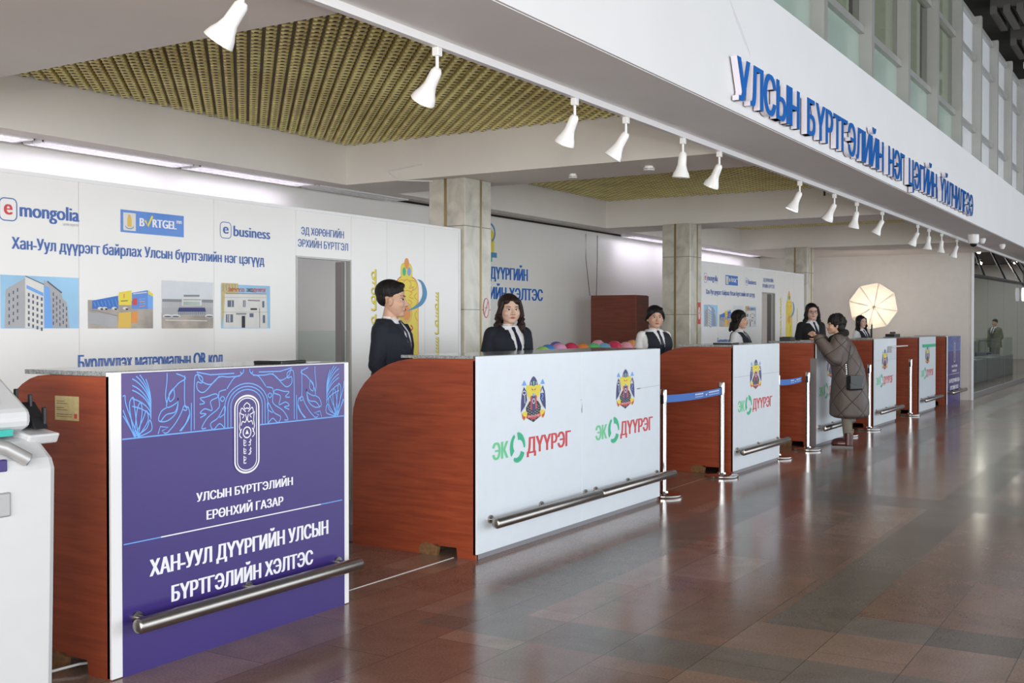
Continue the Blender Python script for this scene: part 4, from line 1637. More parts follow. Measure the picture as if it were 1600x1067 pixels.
    def ph3(g, q, X0, X1, Z0, Z1):
        g.rect(X0, X1, Z0, Z1, 'palesky', 1)
        g.rect(X0, X1, Z0, Z0 + 0.11, 'pground', 2)
        g.poly([q(110, 530), q(110, 355), q(780, 360), q(780, 530)], 'pgrey', 2)
        g.poly([q(110, 350), q(110, 312), q(780, 322), q(780, 360)], 'pgrey2', 3)
        for i in range(10):
            x = 120 + i * 22
            g.line([q(x, 360), q(x + 3, 430)], 0.003, 'pwhite', 4)
            g.line([q(x + 530 if x < 250 else x + 440, 365), q(x + 533 if x < 250 else x + 443, 430)], 0.003, 'pwhite', 4)
        g.poly([q(365, 400), q(368, 300), q(395, 300), q(600, 300), q(628, 300), q(630, 400)], 'pwhite', 4)
        g.poly([q(388, 395), q(388, 345), q(606, 345), q(606, 395)], 'frost', 5)
        g.line([q(385, 322), q(620, 322)], 0.006, 'pgrey2', 5)
        g.line([q(392, 270), q(600, 270)], 0.014, 'pgrey2', 5)
        g.poly([q(310, 480), q(330, 425), q(670, 425), q(685, 480)], 'navy', 5)
        for i in range(14):
            g.line([q(330 + i * 26, 484), q(330 + i * 26, 520)], 0.005, 'pwin', 5)
        for x in (180, 285, 730):
            g.disc(q(x, 538), 0.045, 0.014, 'pwhite', 5, 12)
            g.disc(q(x, 545), 0.035, 0.006, 'pwin', 6, 10)
        g.line([q(150, 590), q(700, 600)], 0.006, 'pwhite', 4)

    def ph4(g, q, X0, X1, Z0, Z1):
        g.rect(X0, X1, Z0, Z1, 'sky', 1)
        g.poly([q(890, 690), q(890, 100), q(1110, 108), q(1110, 240), q(960, 300)], 'paper', 2)
        for i in range(5):
            g.line([q(910 + i * 40, 120), q(915 + i * 40, 200)], 0.005, 'pgrey2', 3)
        g.poly([q(915, 692), q(935, 240), q(1480, 245), q(1500, 695)], 'pwhite', 3)
        g.line([q(945, 240), q(1482, 246)], 0.006, 'pgrey2', 4)
        g.line([q(930, 290), q(1482, 294)], 0.003, 'pgrey', 4)
        g.line([q(920, 485), q(1490, 485)], 0.003, 'pgrey', 4)
        for a, c in (((968, 330), (1052, 418)), ((1172, 330), (1205, 418)), ((1425, 340), (1452, 425)), ((948, 515), (1040, 620)), ((1258, 500), (1310, 552)), ((1432, 525), (1462, 628))):
            g.poly([q(a[0], c[1]), q(c[0], c[1]), q(c[0], a[1]), q(a[0], a[1])], 'pwin', 5)
        for x in (990, 1020, 1188, 970, 1000):
            g.line([q(x, 335 if x > 1000 else 520), q(x, 415 if x > 1000 else 615)], 0.006, 'pwhite', 6)
        g.poly([q(1155, 690), q(1155, 535), q(1200, 535), q(1200, 690)], 'blackink', 5)
        g.line([q(1080, 508), q(1215, 508)], 0.012, 'pgrey2', 6)
        g.line([q(1270, 445), q(1355, 445)], 0.014, 'blackink', 6)
        g.line([q(1235, 330), q(1395, 335)], 0.010, 'pgrey2', 5)
        g.line([q(1390, 430), q(1392, 690)], 0.003, 'blackink', 6)
        x0, zz = q(955, 215)
        x1, zt = q(1100, 175)
        text_into(g.mb, 'ЭРҮҮЛ', q(975, 215)[0], q(1185, 215)[0], q(1080, 218)[1], q(1080, 168)[1], g.Y, 'red', 0.001, 8, 0.0006)
        text_into(g.mb, 'ЭКО', q(1218, 215)[0], q(1300, 215)[0], q(1260, 220)[1], q(1260, 172)[1], g.Y, 'pwin', 0.002, 8, 0.0006)
        text_into(g.mb, 'ДҮҮРЭГ', q(1305, 215)[0], q(1475, 215)[0], q(1390, 222)[1], q(1390, 176)[1], g.Y, 'red', 0.001, 8, 0.0006)
    ph('building_photo', 0, 420, 6.4, ((4.164, 1.832), (4.726, 1.501)), ph1)
    ph('building_photo', 0, 420, 6.4, ((4.797, 1.780), (5.337, 1.499)), ph2)
    ph('building_photo', 240, 430, 8.42, ((5.413, 1.840), (5.90, 1.498)), ph3)
    ph('building_photo', 240, 430, 8.42, ((5.979, 1.832), (6.501, 1.497)), ph4)

    # golden state seal tablet with scripts
    g = G(PY, 0.0006)

    def q(x, y):
        return at(580 + x / 6.278, 390 + y / 6.278, PY)
    zlow = 0.75
    x0, x1 = q(235, 300)[0], q(463, 300)[0]
    zt = q(350, 262)[1]

    def pill(x0, x1, zt, zl, m, l):
        r_ = (x1 - x0) * 0.32
        pts = [(x0, zl), (x1, zl)]
        pts += [(x1 - r_ + r_ * math.cos(R(t)), zt - r_ + r_ * math.sin(R(t))) for t in range(0, 91, 15)]
        pts += [(x0 + r_ + r_ * math.cos(R(t)), zt - r_ + r_ * math.sin(R(t))) for t in range(90, 181, 15)]
        g.poly(pts, m, l)
    xa, xb = q(288, 200)[0], q(402, 200)[0]
    ka = q(345, 130)[1]
    pill(xa, xb, ka, zt - 0.02, 'goldink', 1)
    pill(xa + 0.006, xb - 0.006, ka - 0.006, zt - 0.02, 'yellow', 2)
    pill(x0, x1, zt, zlow, 'red', 1)
    pill(x0 + 0.007, x1 - 0.007, zt - 0.008, zlow + 0.008, 'yellow', 2)
    g.disc(q(347, 135), 0.036, 0.05, 'orange', 4)
    g.disc(q(322, 215), 0.026, 0.04, 'teal', 4)
    g.disc(q(370, 215), 0.026, 0.04, 'signblue', 4)
    cx = (x0 + x1) / 2
    for sx in (-1, 1):
        for pts in ([(0, 290), (40, 330), (20, 380), (70, 360)], [(20, 300), (80, 310), (90, 370), (50, 400)], [(0, 400), (50, 420), (20, 460), (60, 480)], [(95, 420), (70, 460), (100, 500), (80, 560)],
                    [(10, 490), (45, 520), (20, 560)], [(95, 600), (75, 640), (100, 700)], [(30, 350), (60, 380), (30, 420)]):
            P = [q(350, p[1]) for p in pts]
            g.line(smooth_pts([(cx + sx * p[0] / 100 * (x1 - x0) * 0.45, z[1]) for p, z in zip(pts, P)], 5), 0.008, 'orange', 3)
    g.disc(q(345, 620), 0.09, 0.10, 'goldink', 3)
    g.disc(q(345, 625), 0.06, 0.065, 'orange', 4)
    for yy in (760, 830):
        g.line(smooth_pts([q(385, yy - 20), q(405, yy + 10), q(385, yy + 35)], 4), 0.014, 'red', 4)
    # blue swoosh: crescent from upper right of the tablet down to its middle
    out = [q(450, 290), q(500, 310), q(540, 390), (q(540, 470)), q(500, 540), q(430, 580), q(340, 605)]
    inn = [q(345, 600), q(410, 565), q(470, 515), q(500, 450), q(500, 380), q(485, 325)]
    g.poly([tuple(p) for p in smooth_pts(out, 4)] + [tuple(p) for p in smooth_pts(inn, 4)], 'swoosh', 5)
    out = [(x0 - 0.03, 1.05), (x0 - 0.10, 0.95), (x0 - 0.08, 0.80), (x0 + 0.05, 0.72)]
    inn = [(x0 + 0.05, 0.74), (x0 - 0.05, 0.82), (x0 - 0.06, 0.95)]
    g.poly([tuple(p) for p in smooth_pts(out, 4)] + [tuple(p) for p in smooth_pts(inn, 4)], 'swoosh', 5)
    g.rect(x0 - 0.06, x1 + 0.06, 0.66, 0.76, 'swoosh', 3)
    script_column(g, q(40, 200)[0], q(40, 190)[1], 0.85, 0.085, 'yellow', 'blackink', side=-1, seed=11)
    script_column(g, q(655, 200)[0], q(655, 415)[1], 0.85, 0.075, 'yellow', 'blackink', side=-1, seed=23)
    adopt(g.build('state_seal_print'), root)
    return root


pt = partition()
p2 = dup(pt, (6.4 + 11.53, PY, 0), 0, 'far white printed partition wall between the second and third marble columns')
for ch in p2.children:
    pass

# glass screen behind the doorway
o = MB().box(6.4, 9.0, 7.0, 7.01, 0, 1.47, 'glass').build('glass_screen')
tag(o, 'low clear glass screen seen through the doorway of the near partition', 'glass screen')
o = MB().box(18.2, 19.7, 7.0, 7.03, 0, 2.0, 'frost').build('glass_screen')
tag(o, 'tall greenish glass panel seen through the far partition doorway', 'glass screen')

# ------------------------------------------------------------------ raised lettering and seal on the back wall
root = thing('wall_lettering', 'blue Cyrillic raised lettering on the back wall behind the woman in the blazer', 'sign', (13.0, 8.25, 2.1))
rows = [('ХАН-УУЛ', 11.63, 12.72, 2.165, 2.335), ('ДҮҮРГИЙН', 12.90, 13.90, 2.165, 2.335), ('БҮРТГЭЛИЙН', 11.95, 13.31, 1.885, 2.055), ('ХЭЛТЭС', 13.40, 14.34, 1.885, 2.055)]
for s_, a, b_, zb, zt in rows:
    vs, fs = text_mesh(s_, 0.05)
    ax, bx = min(v[0] for v in vs), max(v[0] for v in vs)
    m = MB()
    for q_ in (-0.5, 0.5):
        m.add([(a + (v[0] - ax) * (b_ - a) / (bx - ax) + q_ * 0.005, 8.25 - (v[2] + 0.05) * 0.12 - 0.0004 * q_, zb + v[1] * (zt - zb) / CAP) for v in vs], fs, 'signblue')
    adopt(m.build('word', fixn=False), root)
g = G(8.25, 0.001)
x0, x1 = 12.35, 13.10
g.poly([(12.5, 2.55), (12.85, 2.55), (12.85, 2.85), (12.75, 2.95), (12.60, 2.95), (12.5, 2.85)], 'yellow', 2)
g.poly([(12.78, 2.5), (13.0, 2.5), (13.0, 2.80), (12.9, 2.86), (12.78, 2.8)], 'yellow', 2)
g.arc((12.86, 2.80), 0.16, 0.13, -60, 90, 0.03, 'swoosh', 3, 12)
g.rect(12.55, 13.07, 2.46, 2.53, 'swoosh', 3)
g.rect(12.62, 12.95, 2.40, 2.46, 'teal', 3)
o = g.build('wall_seal')
tag(o, 'yellow and blue seal on the back wall half hidden by the first column', 'emblem')

# ------------------------------------------------------------------ no smoking signs on the columns
for cxx, cyy, face, nm in ((9.60, 6.19, 'y', 'first'), (15.4, 6.19, 'y', 'second')):
    root = thing('no_smoking_sign', 'round red no smoking sticker on the %s marble column' % nm, 'sign', (cxx, cyy - 0.001, 1.70))
    g = G(0, 0.001)
    if nm == 'second':
        g.rect(-0.06, 0.06, -0.16, 0.16, 'red', 1)
    g.disc((0, 0), 0.052, 0.10, 'pwhite', 2)
    g.arc((0, 0), 0.050, 0.098, 0, 360, 0.010, 'red', 3)
    g.line([(-0.034, -0.07), (0.034, 0.07)], 0.010, 'red', 4)
    g.line([(-0.03, 0.0), (0.03, 0.005)], 0.014, 'pgrey', 3)
    g.build('sticker', root)

# ------------------------------------------------------------------ brown cabinet behind the second column
root = thing('brown_cabinet', 'tall reddish brown cabinet standing by the back wall left of the second column', 'cabinet', (15.2, 7.5, 0))
MB().box(0, 0.42, -0.38, 0.38, 0.04, 1.98, 'darkwood').build('carcass', root, bevel=0.004)
MB().box(0.0, 0.42, -0.40, -0.38, 0.06, 1.97, 'darkwood').build('door', root)
MB().box(0.03, 0.39, -0.36, 0.36, 0, 0.04, 'black').build('plinth', root)
for xo, s_ in ((0.15, 0.05), (0.05, -0.12)):
    o = MB().tube([(15.5 + xo * 4, 8.23, 2.98), (15.5 + xo * 4 - 0.02, 8.22, 2.6), (15.5 + xo * 4 - s_, 8.22, 2.0)], 0.005, 'black', 6).build('hanging_wire')
    tag(o, 'thin dark wire hanging down the back wall above the brown cabinet, %s' % ('under the lit fixture' if s_ > 0 else 'the left one'), 'wire')
#PART4
# ------------------------------------------------------------------ people
def remesh(mb, voxel, smooth_it=4, disp=None):
    """union of overlapping closed pieces as one continuous skin"""
    me = mb.mesh('tmp')
    o = bpy.data.objects.new('tmp', me)
    COL.objects.link(o)
    r_ = o.modifiers.new('r', 'REMESH')
    r_.mode = 'VOXEL'
    r_.voxel_size = voxel
    r_.adaptivity = 0
    if smooth_it:
        s_ = o.modifiers.new('s', 'SMOOTH')
        s_.iterations = smooth_it
        s_.factor = 0.5
    dg = bpy.context.evaluated_depsgraph_get()
    dg.update()
    m2 = bpy.data.meshes.new_from_object(o.evaluated_get(dg))
    vs = [v.co.copy() for v in m2.vertices]
    fs = [tuple(p.vertices) for p in m2.polygons]
    bpy.data.objects.remove(o)
    bpy.data.meshes.remove(me)
    bpy.data.meshes.remove(m2)
    return vs, fs


def limb(mb, pts, rs, m, seg=14):
    """tapering limb with round joints"""
    P, Rr = [], []
    for i in range(len(pts) - 1):
        a, b_ = Vector(pts[i]), Vector(pts[i + 1])
        for k in range(6):
            t = k / 6
            P.append(a.lerp(b_, t))
            Rr.append(rs[i] * (1 - t) + rs[i + 1] * t)
    P.append(Vector(pts[-1])); Rr.append(rs[-1])
    for p, r_ in zip(P, Rr):
        mb.ell(p, (r_, r_, r_), m, seg, 8)
    mb.tube(P, Rr, m, seg)


def hand(mb, wrist, dirv, palm_n, m, side=1, curl=0.35):
    """palm, four unequal bent fingers and a side thumb"""
    d = Vector(dirv).normalized()
    n = Vector(palm_n).normalized()
    s_ = d.cross(n).normalized() * side
    w_ = Vector(wrist)
    c = w_ + d * 0.045
    M4 = Matrix((d, s_, n)).transposed()
    mb.ell(c, (0.05, 0.040, 0.017), m, 14, 10, rot=tuple(M4.to_euler()))
    mb.tube([w_ - d * 0.02, w_ + d * 0.02], [0.026, 0.030], m, 12)
    for i, ln in enumerate((0.070, 0.078, 0.072, 0.056)):
        b0 = w_ + d * 0.080 + s_ * (0.029 - 0.0195 * i)
        d1 = (d * math.cos(curl) + n * math.sin(curl)).normalized()
        d2 = (d * math.cos(2.2 * curl) + n * math.sin(2.2 * curl)).normalized()
        p1 = b0 + d1 * ln * 0.5
        p2 = p1 + d2 * ln * 0.5
        mb.tube([b0 - d * 0.015, b0, p1, p2, p2 + d2 * 0.004], [0.0095, 0.0095, 0.0088, 0.0075, 0.004], m, 8)
        mb.ell(p2, (0.0078,) * 3, m, 8, 6)
    t0 = w_ + d * 0.025 + s_ * 0.033
    t1 = t0 + (d * 0.6 + s_ * 0.7).normalized() * 0.034
    t2 = t1 + (d * 0.9 + s_ * 0.25 + n * 0.2).normalized() * 0.03
    mb.tube([t0 - s_ * 0.01, t0, t1, t2], [0.013, 0.0125, 0.011, 0.008], m, 8)
    mb.ell(t2, (0.0085,) * 3, m, 8, 6)


def head_mesh(fat=1.0, skin='skin'):
    m = MB()
    m.ell((-0.014, 0, 0.033), (0.092, 0.073, 0.084), skin, 24, 16)
    m.ell((0.018, 0, -0.030), (0.066, 0.0615 * fat, 0.082), skin, 24, 16)
    m.ell((0.022, 0, -0.062), (0.054, 0.051 * fat, 0.050), skin, 20, 12)
    m.ell((0.048, 0, -0.093), (0.030, 0.029 * fat, 0.022), skin, 16, 10)
    for s_ in (-1, 1):
        m.ell((0.050, s_ * 0.034 * fat, -0.030), (0.029, 0.024, 0.030), skin, 14, 10)
        m.ell((0.066, s_ * 0.026, 0.022), (0.016, 0.026, 0.009), skin, 14, 8)
        m.ell((-0.004, s_ * 0.078, -0.014), (0.017, 0.011, 0.031), skin, 12, 10, rot=(0, 0.2, s_ * 0.35))
        m.ell((-0.008, s_ * 0.085, -0.002), (0.016, 0.008, 0.018), skin, 12, 8, rot=(0, 0.2, s_ * 0.5))
        m.ell((0.084, s_ * 0.0115, -0.037), (0.010, 0.008, 0.007), skin, 10, 8)
    m.tube([(0.074, 0, 0.012), (0.086, 0, -0.012), (0.097, 0, -0.033), (0.088, 0, -0.042)], [0.007, 0.0085, 0.0115, 0.009], skin, 12)
    m.ell((0.096, 0, -0.034), (0.0105, 0.0105, 0.009), skin, 12, 8)
    m.ell((0.074, 0, -0.062), (0.0125, 0.024, 0.014), skin, 14, 10)
    return remesh(m, 0.0040, 3)


def rot_head(vs, yaw, pitch, c):
    Rm = Euler((0, pitch, yaw)).to_matrix()
    return [Rm @ v + Vector(c) for v in vs]


def person(name_label, X, Y, Zb, Ht, body_yaw, head_yaw, kind, hair_kind, female=True, fat=1.0, skin='skin', head_pitch=0.0, lean=0.0, glasses=False, arms='down', group=None, headscale=1.0):
    s_ = Ht / 1.65
    root = thing('person', name_label, 'person', (X, Y, Zb), R(body_yaw), group)
    wx = (1.0 if female else 1.12) * fat
    hc = Vector((0.012, 0, 1.535 * s_))

    def T(rings, inf=0.0):
        return [(z * s_, cx * s_, 0, rx * s_ * (0.5 + 0.5 * wx) + inf, ry * s_ * wx + inf) for z, cx, rx, ry in rings]
    torso = [(0.80, 0.0, 0.100, 0.150), (0.88, 0.0, 0.118, 0.170), (0.97, 0.0, 0.105, 0.150), (1.04, 0.005, 0.098, 0.138), (1.12, 0.012, 0.105, 0.148), (1.21, 0.02 if female else 0.012, 0.118 if female else 0.11, 0.165), (1.29, 0.005, 0.098, 0.175), (1.335, -0.008, 0.080, 0.160), (1.365, -0.015, 0.064, 0.110), (1.39, -0.018, 0.054, 0.066)]
    sh = 0.158 * (0.5 + 0.5 * wx)
    if arms == 'down':
        A = {sd: [(-0.012, sd * sh, 1.315), (-0.03, sd * (sh + 0.055), 1.07), (0.10, sd * (sh + 0.02), 0.90)] for sd in (-1, 1)}
        HD = {sd: ((0.55, -sd * 0.2, -0.8), (-0.3, -sd, 0.0)) for sd in (-1, 1)}
    else:  # leaning on a counter, one hand raised
        A = {1: [(0.0, sh, 1.315), (0.09, sh + 0.09, 1.12), (0.23, sh + 0.02, 1.42)], -1: [(0.0, -sh, 1.315), (0.09, -sh - 0.06, 1.16), (0.20, -sh + 0.05, 1.41)]}
        HD = {1: ((0.6, -0.3, 0.65), (0.0, -0.6, -0.3)), -1: ((1, 0.3, 0.05), (0, 0, -1))}

    def bend(v):
        """lean forward above the hips"""
        if lean and v.z > 0.85 * s_:
            a = lean * min(1.0, (v.z - 0.85 * s_) / (0.25 * s_))
            p = Vector((v.x, v.y, v.z - 0.85 * s_))
            q = Euler((0, a, 0)).to_matrix() @ p
            return Vector((q.x, q.y, q.z + 0.85 * s_))
        return v

    def sc(p):
        return tuple(c * s_ for c in p)
    # the body: one continuous skin from head to feet
    m = MB()
    m.loft(T(torso), skin)
    m.tube([sc((-0.02, 0, 1.36)), sc((-0.006, 0, 1.42)), sc((0.004, 0, 1.49))], [0.056 * s_ * (0.9 if female else 1.08), 0.050 * (0.92 if female else 1.1) * s_, 0.050 * s_], skin, 18)
    for sd in (-1, 1):
        a = A[sd]
        limb(m, [sc(p) for p in a], [0.046 * s_ * fat, 0.037 * s_ * fat, 0.026 * s_], skin)
        hd = HD[sd]
        hand(m, sc(a[2]), hd[0], hd[1], skin, side=sd)
        limb(m, [sc((0.0, sd * 0.085, 0.84)), sc((0.01, sd * 0.095, 0.46)), sc((-0.015, sd * 0.095, 0.09))], [0.078 * s_ * fat, 0.052 * s_, 0.036 * s_], skin)
        m.ell(sc((0.05, sd * 0.10, 0.040)), (0.115 * s_, 0.042 * s_, 0.033 * s_), skin)
    vs, fs = remesh(m, 0.0075, 3)
    vs = [bend(v) for v in vs]
    hv, hf = head_mesh(fat, skin)
    k = s_ * headscale
    hcb = bend(hc)
    if female:
        hv = [Vector((v.x, v.y * 1.09, v.z * 0.975)) for v in hv]
    yaw = R(head_yaw - body_yaw)
    bv = BVHTree.FromPolygons(hv, hf)
    # facial features laid on the head surface
    F = MB()
    F.add(hv, hf, skin)

    def patch(y0, z0, ry, rz, mt, off=0.0008, bulge=0.0, ang=0.0, cut=None, n=10):
        vv, ff = [], []
        rows = 4
        ok = True
        for j in range(rows + 1):
            for i in range(n):
                t = 2 * PI * i / n
                a, c = ry * j / rows * math.cos(t), rz * j / rows * math.sin(t)
                a, c = a * math.cos(ang) - c * math.sin(ang), a * math.sin(ang) + c * math.cos(ang)
                y, z = y0 + a, z0 + c
                h = bv.ray_cast(Vector((0.3, y, z)), Vector((-1, 0, 0)))
                x = h[0].x if h[0] else 0.05
                vv.append(Vector((x + off + bulge * (1 - (j / rows) ** 2), y, z)))
        for j in range(rows):
            for i in range(n):
                i2 = (i + 1) % n
                ff.append((j * n + i, j * n + i2, (j + 1) * n + i2, (j + 1) * n + i))
        F.add(vv, ff, mt)
    for sd in (-1, 1):
        y = sd * 0.0305
        patch(y, 0.000, 0.0145, 0.0048, 'eyewhite', 0.0010, 0.0012, ang=sd * 0.12)
        patch(y, 0.000, 0.0072, 0.0050, 'iris', 0.0024, 0.0004)
        patch(y, 0.0052, 0.0170, 0.0024, 'brow', 0.0018, 0.0006, ang=sd * 0.10)
        patch(y + sd * 0.002, 0.0230, 0.0185, 0.0026 if female else 0.0036, 'brow', 0.0012, ang=sd * 0.12)
        patch(sd * 0.0085, -0.0425, 0.0036, 0.0020, 'brow', 0.0008)
    patch(0, -0.0590, 0.0215, 0.0042, 'lips', 0.0012, 0.0018)
    patch(0, -0.0665, 0.0180, 0.0050, 'lips', 0.0012, 0.0028)
    patch(0, -0.0625, 0.0205, 0.0009, 'brow', 0.0034)
    Fv = [Vector(v) * k for v in F.v]
    Fv = rot_head(Fv, yaw, head_pitch, hcb)
    B = MB()
    B.mats = list(F.mats)
    B.v = [tuple(v) for v in Fv]
    B.f = F.f
    B.m = F.m
    B.add(vs, fs, skin)
    B.build('body', root, smooth=True, fixn=False)

    # hair
    H = MB()
    hm = 'hair'
    rnd = random.Random(int(X * 10))
    if hair_kind == 'short':
        H.ell((-0.021, 0, 0.055), (0.096, 0.080, 0.079), hm, 24, 16)
        H.ell((-0.050, 0, 0.018), (0.057, 0.070, 0.062), hm, 20, 12)
        H.ell((0.028, 0.012, 0.092), (0.052, 0.060, 0.026), hm, 18, 10)
        H.ell((-0.004, 0, 0.022), (0.040, 0.0775, 0.028), hm, 18, 10)
    elif hair_kind in ('long', 'longwavy'):
        hm = 'hairb' if hair_kind == 'longwavy' else 'hair'
        H.ell((-0.030, 0, 0.046), (0.101, 0.090, 0.092), hm, 24, 16)
        H.ell((-0.060, 0, -0.02), (0.055, 0.086, 0.12), hm, 20, 12)
        for sd in (-1, 1):
            H.tube([(0.030, sd * 0.062, 0.078), (0.026, sd * 0.083, 0.02), (0.004, sd * 0.092, -0.05), (-0.005, sd * 0.098, -0.12), (0.02, sd * 0.104, -0.19), (0.035, sd * 0.095, -0.235)], [0.024, 0.023, 0.034, 0.040, 0.032, 0.014], hm, 14)
            for q in range(6):
                a0 = rnd.uniform(-0.035, 0.04)
                wv = [(a0 + 0.012 * math.sin(t * 2.3 + q), sd * (0.090 + 0.012 * math.cos(t * 2 + q) + 0.008 * rnd.random()), -0.04 - 0.035 * t) for t in range(0, 7)]
                H.tube(wv, [0.014, 0.016, 0.016, 0.015, 0.014, 0.011, 0.005], hm, 8)
        if hair_kind == 'longwavy':  # fringe parted to one side
            H.ell((0.036, 0.034, 0.070), (0.042, 0.040, 0.032), hm, 16, 10, rot=(0.6, 0.3, 0))
            H.ell((0.034, -0.040, 0.072), (0.040, 0.030, 0.028), hm, 16, 10, rot=(-0.6, 0.3, 0))
        H.tube([(-0.07, 0, -0.05), (-0.085, 0, -0.15), (-0.07, 0, -0.24)], [0.07, 0.07, 0.03], hm, 14)
    elif hair_kind == 'tied':
        H.ell((-0.025, 0, 0.044), (0.101, 0.092, 0.090), hm, 24, 16)
        for sd in (-1, 1):
            H.tube([(0.045, sd * 0.045, 0.078), (0.040, sd * 0.070, 0.045), (0.010, sd * 0.086, 0.005), (-0.03, sd * 0.086, -0.03)], [0.020, 0.018, 0.020, 0.024], hm, 12)
        H.ell((-0.060, 0, -0.01), (0.055, 0.080, 0.085), hm, 20, 12)
        H.ell((0.020, 0.022, 0.078), (0.050, 0.058, 0.024), hm, 16, 10, rot=(0.35, 0.35, 0))
        H.ell((-0.115, 0, -0.04), (0.035, 0.035, 0.04), hm, 14, 10)
    elif hair_kind == 'bob':
        H.ell((-0.026, 0, 0.048), (0.104, 0.089, 0.094), hm, 24, 16)
        H.ell((-0.062, 0, -0.05), (0.062, 0.092, 0.105), hm, 20, 12)
        for q in range(12):
            t = PI * 0.55 + q * PI * 0.9 / 11
            x, y = -0.03 + 0.085 * math.cos(t), 0.09 * math.sin(t)
            H.tube([(x, y, -0.03), (x * 1.05, y * 1.05, -0.08), (x * 1.2 - 0.01, y * 1.15, -0.13 - 0.012 * (q % 3))], [0.024, 0.026, 0.012], hm, 10)
        for sd in (-1, 1):
            H.tube([(0.030, sd * 0.06, 0.075), (0.020, sd * 0.083, 0.02), (-0.022, sd * 0.09, -0.05), (-0.04, sd * 0.095, -0.11)], [0.022, 0.022, 0.030, 0.022], hm, 12)
    elif hair_kind == 'curly':
        H.ell((-0.030, 0, 0.045), (0.112, 0.096, 0.100), hm, 24, 16)
        H.ell((-0.065, 0, -0.03), (0.07, 0.085, 0.09), hm, 20, 12)
        for q in range(60):
            u, v = rnd.uniform(0.3, 2 * PI - 0.3) + PI * 0, rnd.uniform(0.1, 2.0)
            if math.cos(u) > 0.55 and v > 0.8:
                continue
            p = (-0.03 + 0.108 * math.sin(v) * math.cos(u), 0.095 * math.sin(v) * math.sin(u), 0.03 + 0.105 * math.cos(v))
            H.ell(p, (0.022, 0.022, 0.020), hm, 8, 6)
    hv2, hf2 = remesh(H, 0.0055, 2)
    hv2 = rot_head([v * k for v in hv2], yaw, head_pitch, hcb)
    MB().add(hv2, hf2, hm).build('hair', root, smooth=True, fixn=False)
    if glasses:
        g_ = MB()
        for sd in (-1, 1):
            pts = [(0.104, sd * 0.032 + 0.024 * math.cos(t * PI / 8), -0.002 + 0.018 * math.sin(t * PI / 8)) for t in range(17)]
            g_.tube(rot_head([Vector(p) * k for p in pts], yaw, head_pitch, hcb), 0.0022, 'black', 6)
            g_.tube(rot_head([Vector(p) * k for p in ((0.102, sd * 0.056, 0.004), (0.0, sd * 0.086, 0.004))], yaw, head_pitch, hcb), 0.002, 'black', 6)
        g_.tube(rot_head([Vector(p) * k for p in ((0.106, -0.009, 0.004), (0.106, 0.009, 0.004))], yaw, head_pitch, hcb), 0.002, 'black', 6)
        g_.build('spectacles', root)

    # clothes
    def garment(nm, mat_, rings, inf, sleeves, sl_r, hole, vneck=None, armhole=None, vox=0.008, thick=0.004, zmin=None):
        g_ = MB()
        g_.loft(T(rings, inf), mat_)
        if sleeves:
            for sd in (-1, 1):
                a = [sc(p) for p in A[sd]]
                e_ = Vector(a[2]) * 0.94 + Vector(a[1]) * 0.06
                limb(g_, [a[0], a[1], e_], [sl_r[0] * s_ * fat, sl_r[1] * s_ * fat, sl_r[2] * s_], mat_)
        v_, f_ = remesh(g_, vox, 5)
        keep = []
        for f in f_:
            c = sum((v_[i] for i in f), Vector()) / len(f)
            z = c.z / s_
            if hole and z > 1.37 and math.hypot(c.x + 0.012, c.y) < hole * s_:
                continue
            if zmin and z < zmin:
                continue
            if vneck and c.x > 0.0 and z > vneck[0]:
                w_ = vneck[1] * (z - vneck[0]) / (1.38 - vneck[0])
                if abs(c.y) < w_ * s_:
                    continue
            if armhole and abs(c.y) > armhole(z) * s_ and z > 1.0:
                continue
            keep.append(f)
        used = sorted({i for f in keep for i in f})
        mp_ = {i: n_ for n_, i in enumerate(used)}
        v3 = [bend(v_[i]) for i in used]
        o = MB().add(v3, [tuple(mp_[i] for i in f) for f in keep], mat_).build(nm, root, smooth=True, fixn=False)
        sd_ = o.modifiers.new('thickness', 'SOLIDIFY')
        sd_.thickness = thick
        sd_.offset = 1
        return o, BVHTree.FromPolygons(v3, [tuple(mp_[i] for i in f) for f in keep])

    def strip(bvh, rows, mat_, off, nm, th=0.003, parent=None):
        """ribbon of (y0, y1, z) rows laid on the front of a garment"""
        vv, ff = [], []
        n = 5
        last = 0.1
        for (y0, y1, z) in rows:
            for i in range(n):
                y = (y0 + (y1 - y0) * i / (n - 1)) * s_
                p0 = bend(Vector((0, y, z * s_)))
                h = bvh.ray_cast(Vector((p0.x + 0.6, p0.y, p0.z)), Vector((-1, 0, 0)))
                x = h[0].x if h[0] and h[0].x > p0.x - 0.05 else last
                last = x
                vv.append((x + off, p0.y, p0.z))
        for j in range(len(rows) - 1):
            for i in range(n - 1):
                a = j * n + i
                ff.append((a, a + 1, a + n + 1, a + n))
        o = MB().add(vv, ff, mat_).build(nm, root)
        q = o.modifiers.new('thickness', 'SOLIDIFY')
        q.thickness = th
        return o
    torso_s = torso[:-1] + [(1.395, -0.016, 0.058, 0.070)]
    if kind != 'coat':
        # trousers and shoes
        g_ = MB()
        g_.loft(T([(0.80, 0.0, 0.105, 0.155), (0.88, 0.0, 0.122, 0.174), (0.98, 0.0, 0.106, 0.152)], 0.010), 'suit')
        for sd in (-1, 1):
            limb(g_, [sc((0.0, sd * 0.085, 0.84)), sc((0.01, sd * 0.095, 0.46)), sc((-0.015, sd * 0.095, 0.08))], [0.092 * s_ * fat, 0.070 * s_, 0.062 * s_], 'suit')
        v_, f_ = remesh(g_, 0.012, 3)
        MB().add(v_, f_, 'suit').build('trousers', root, smooth=True, fixn=False)
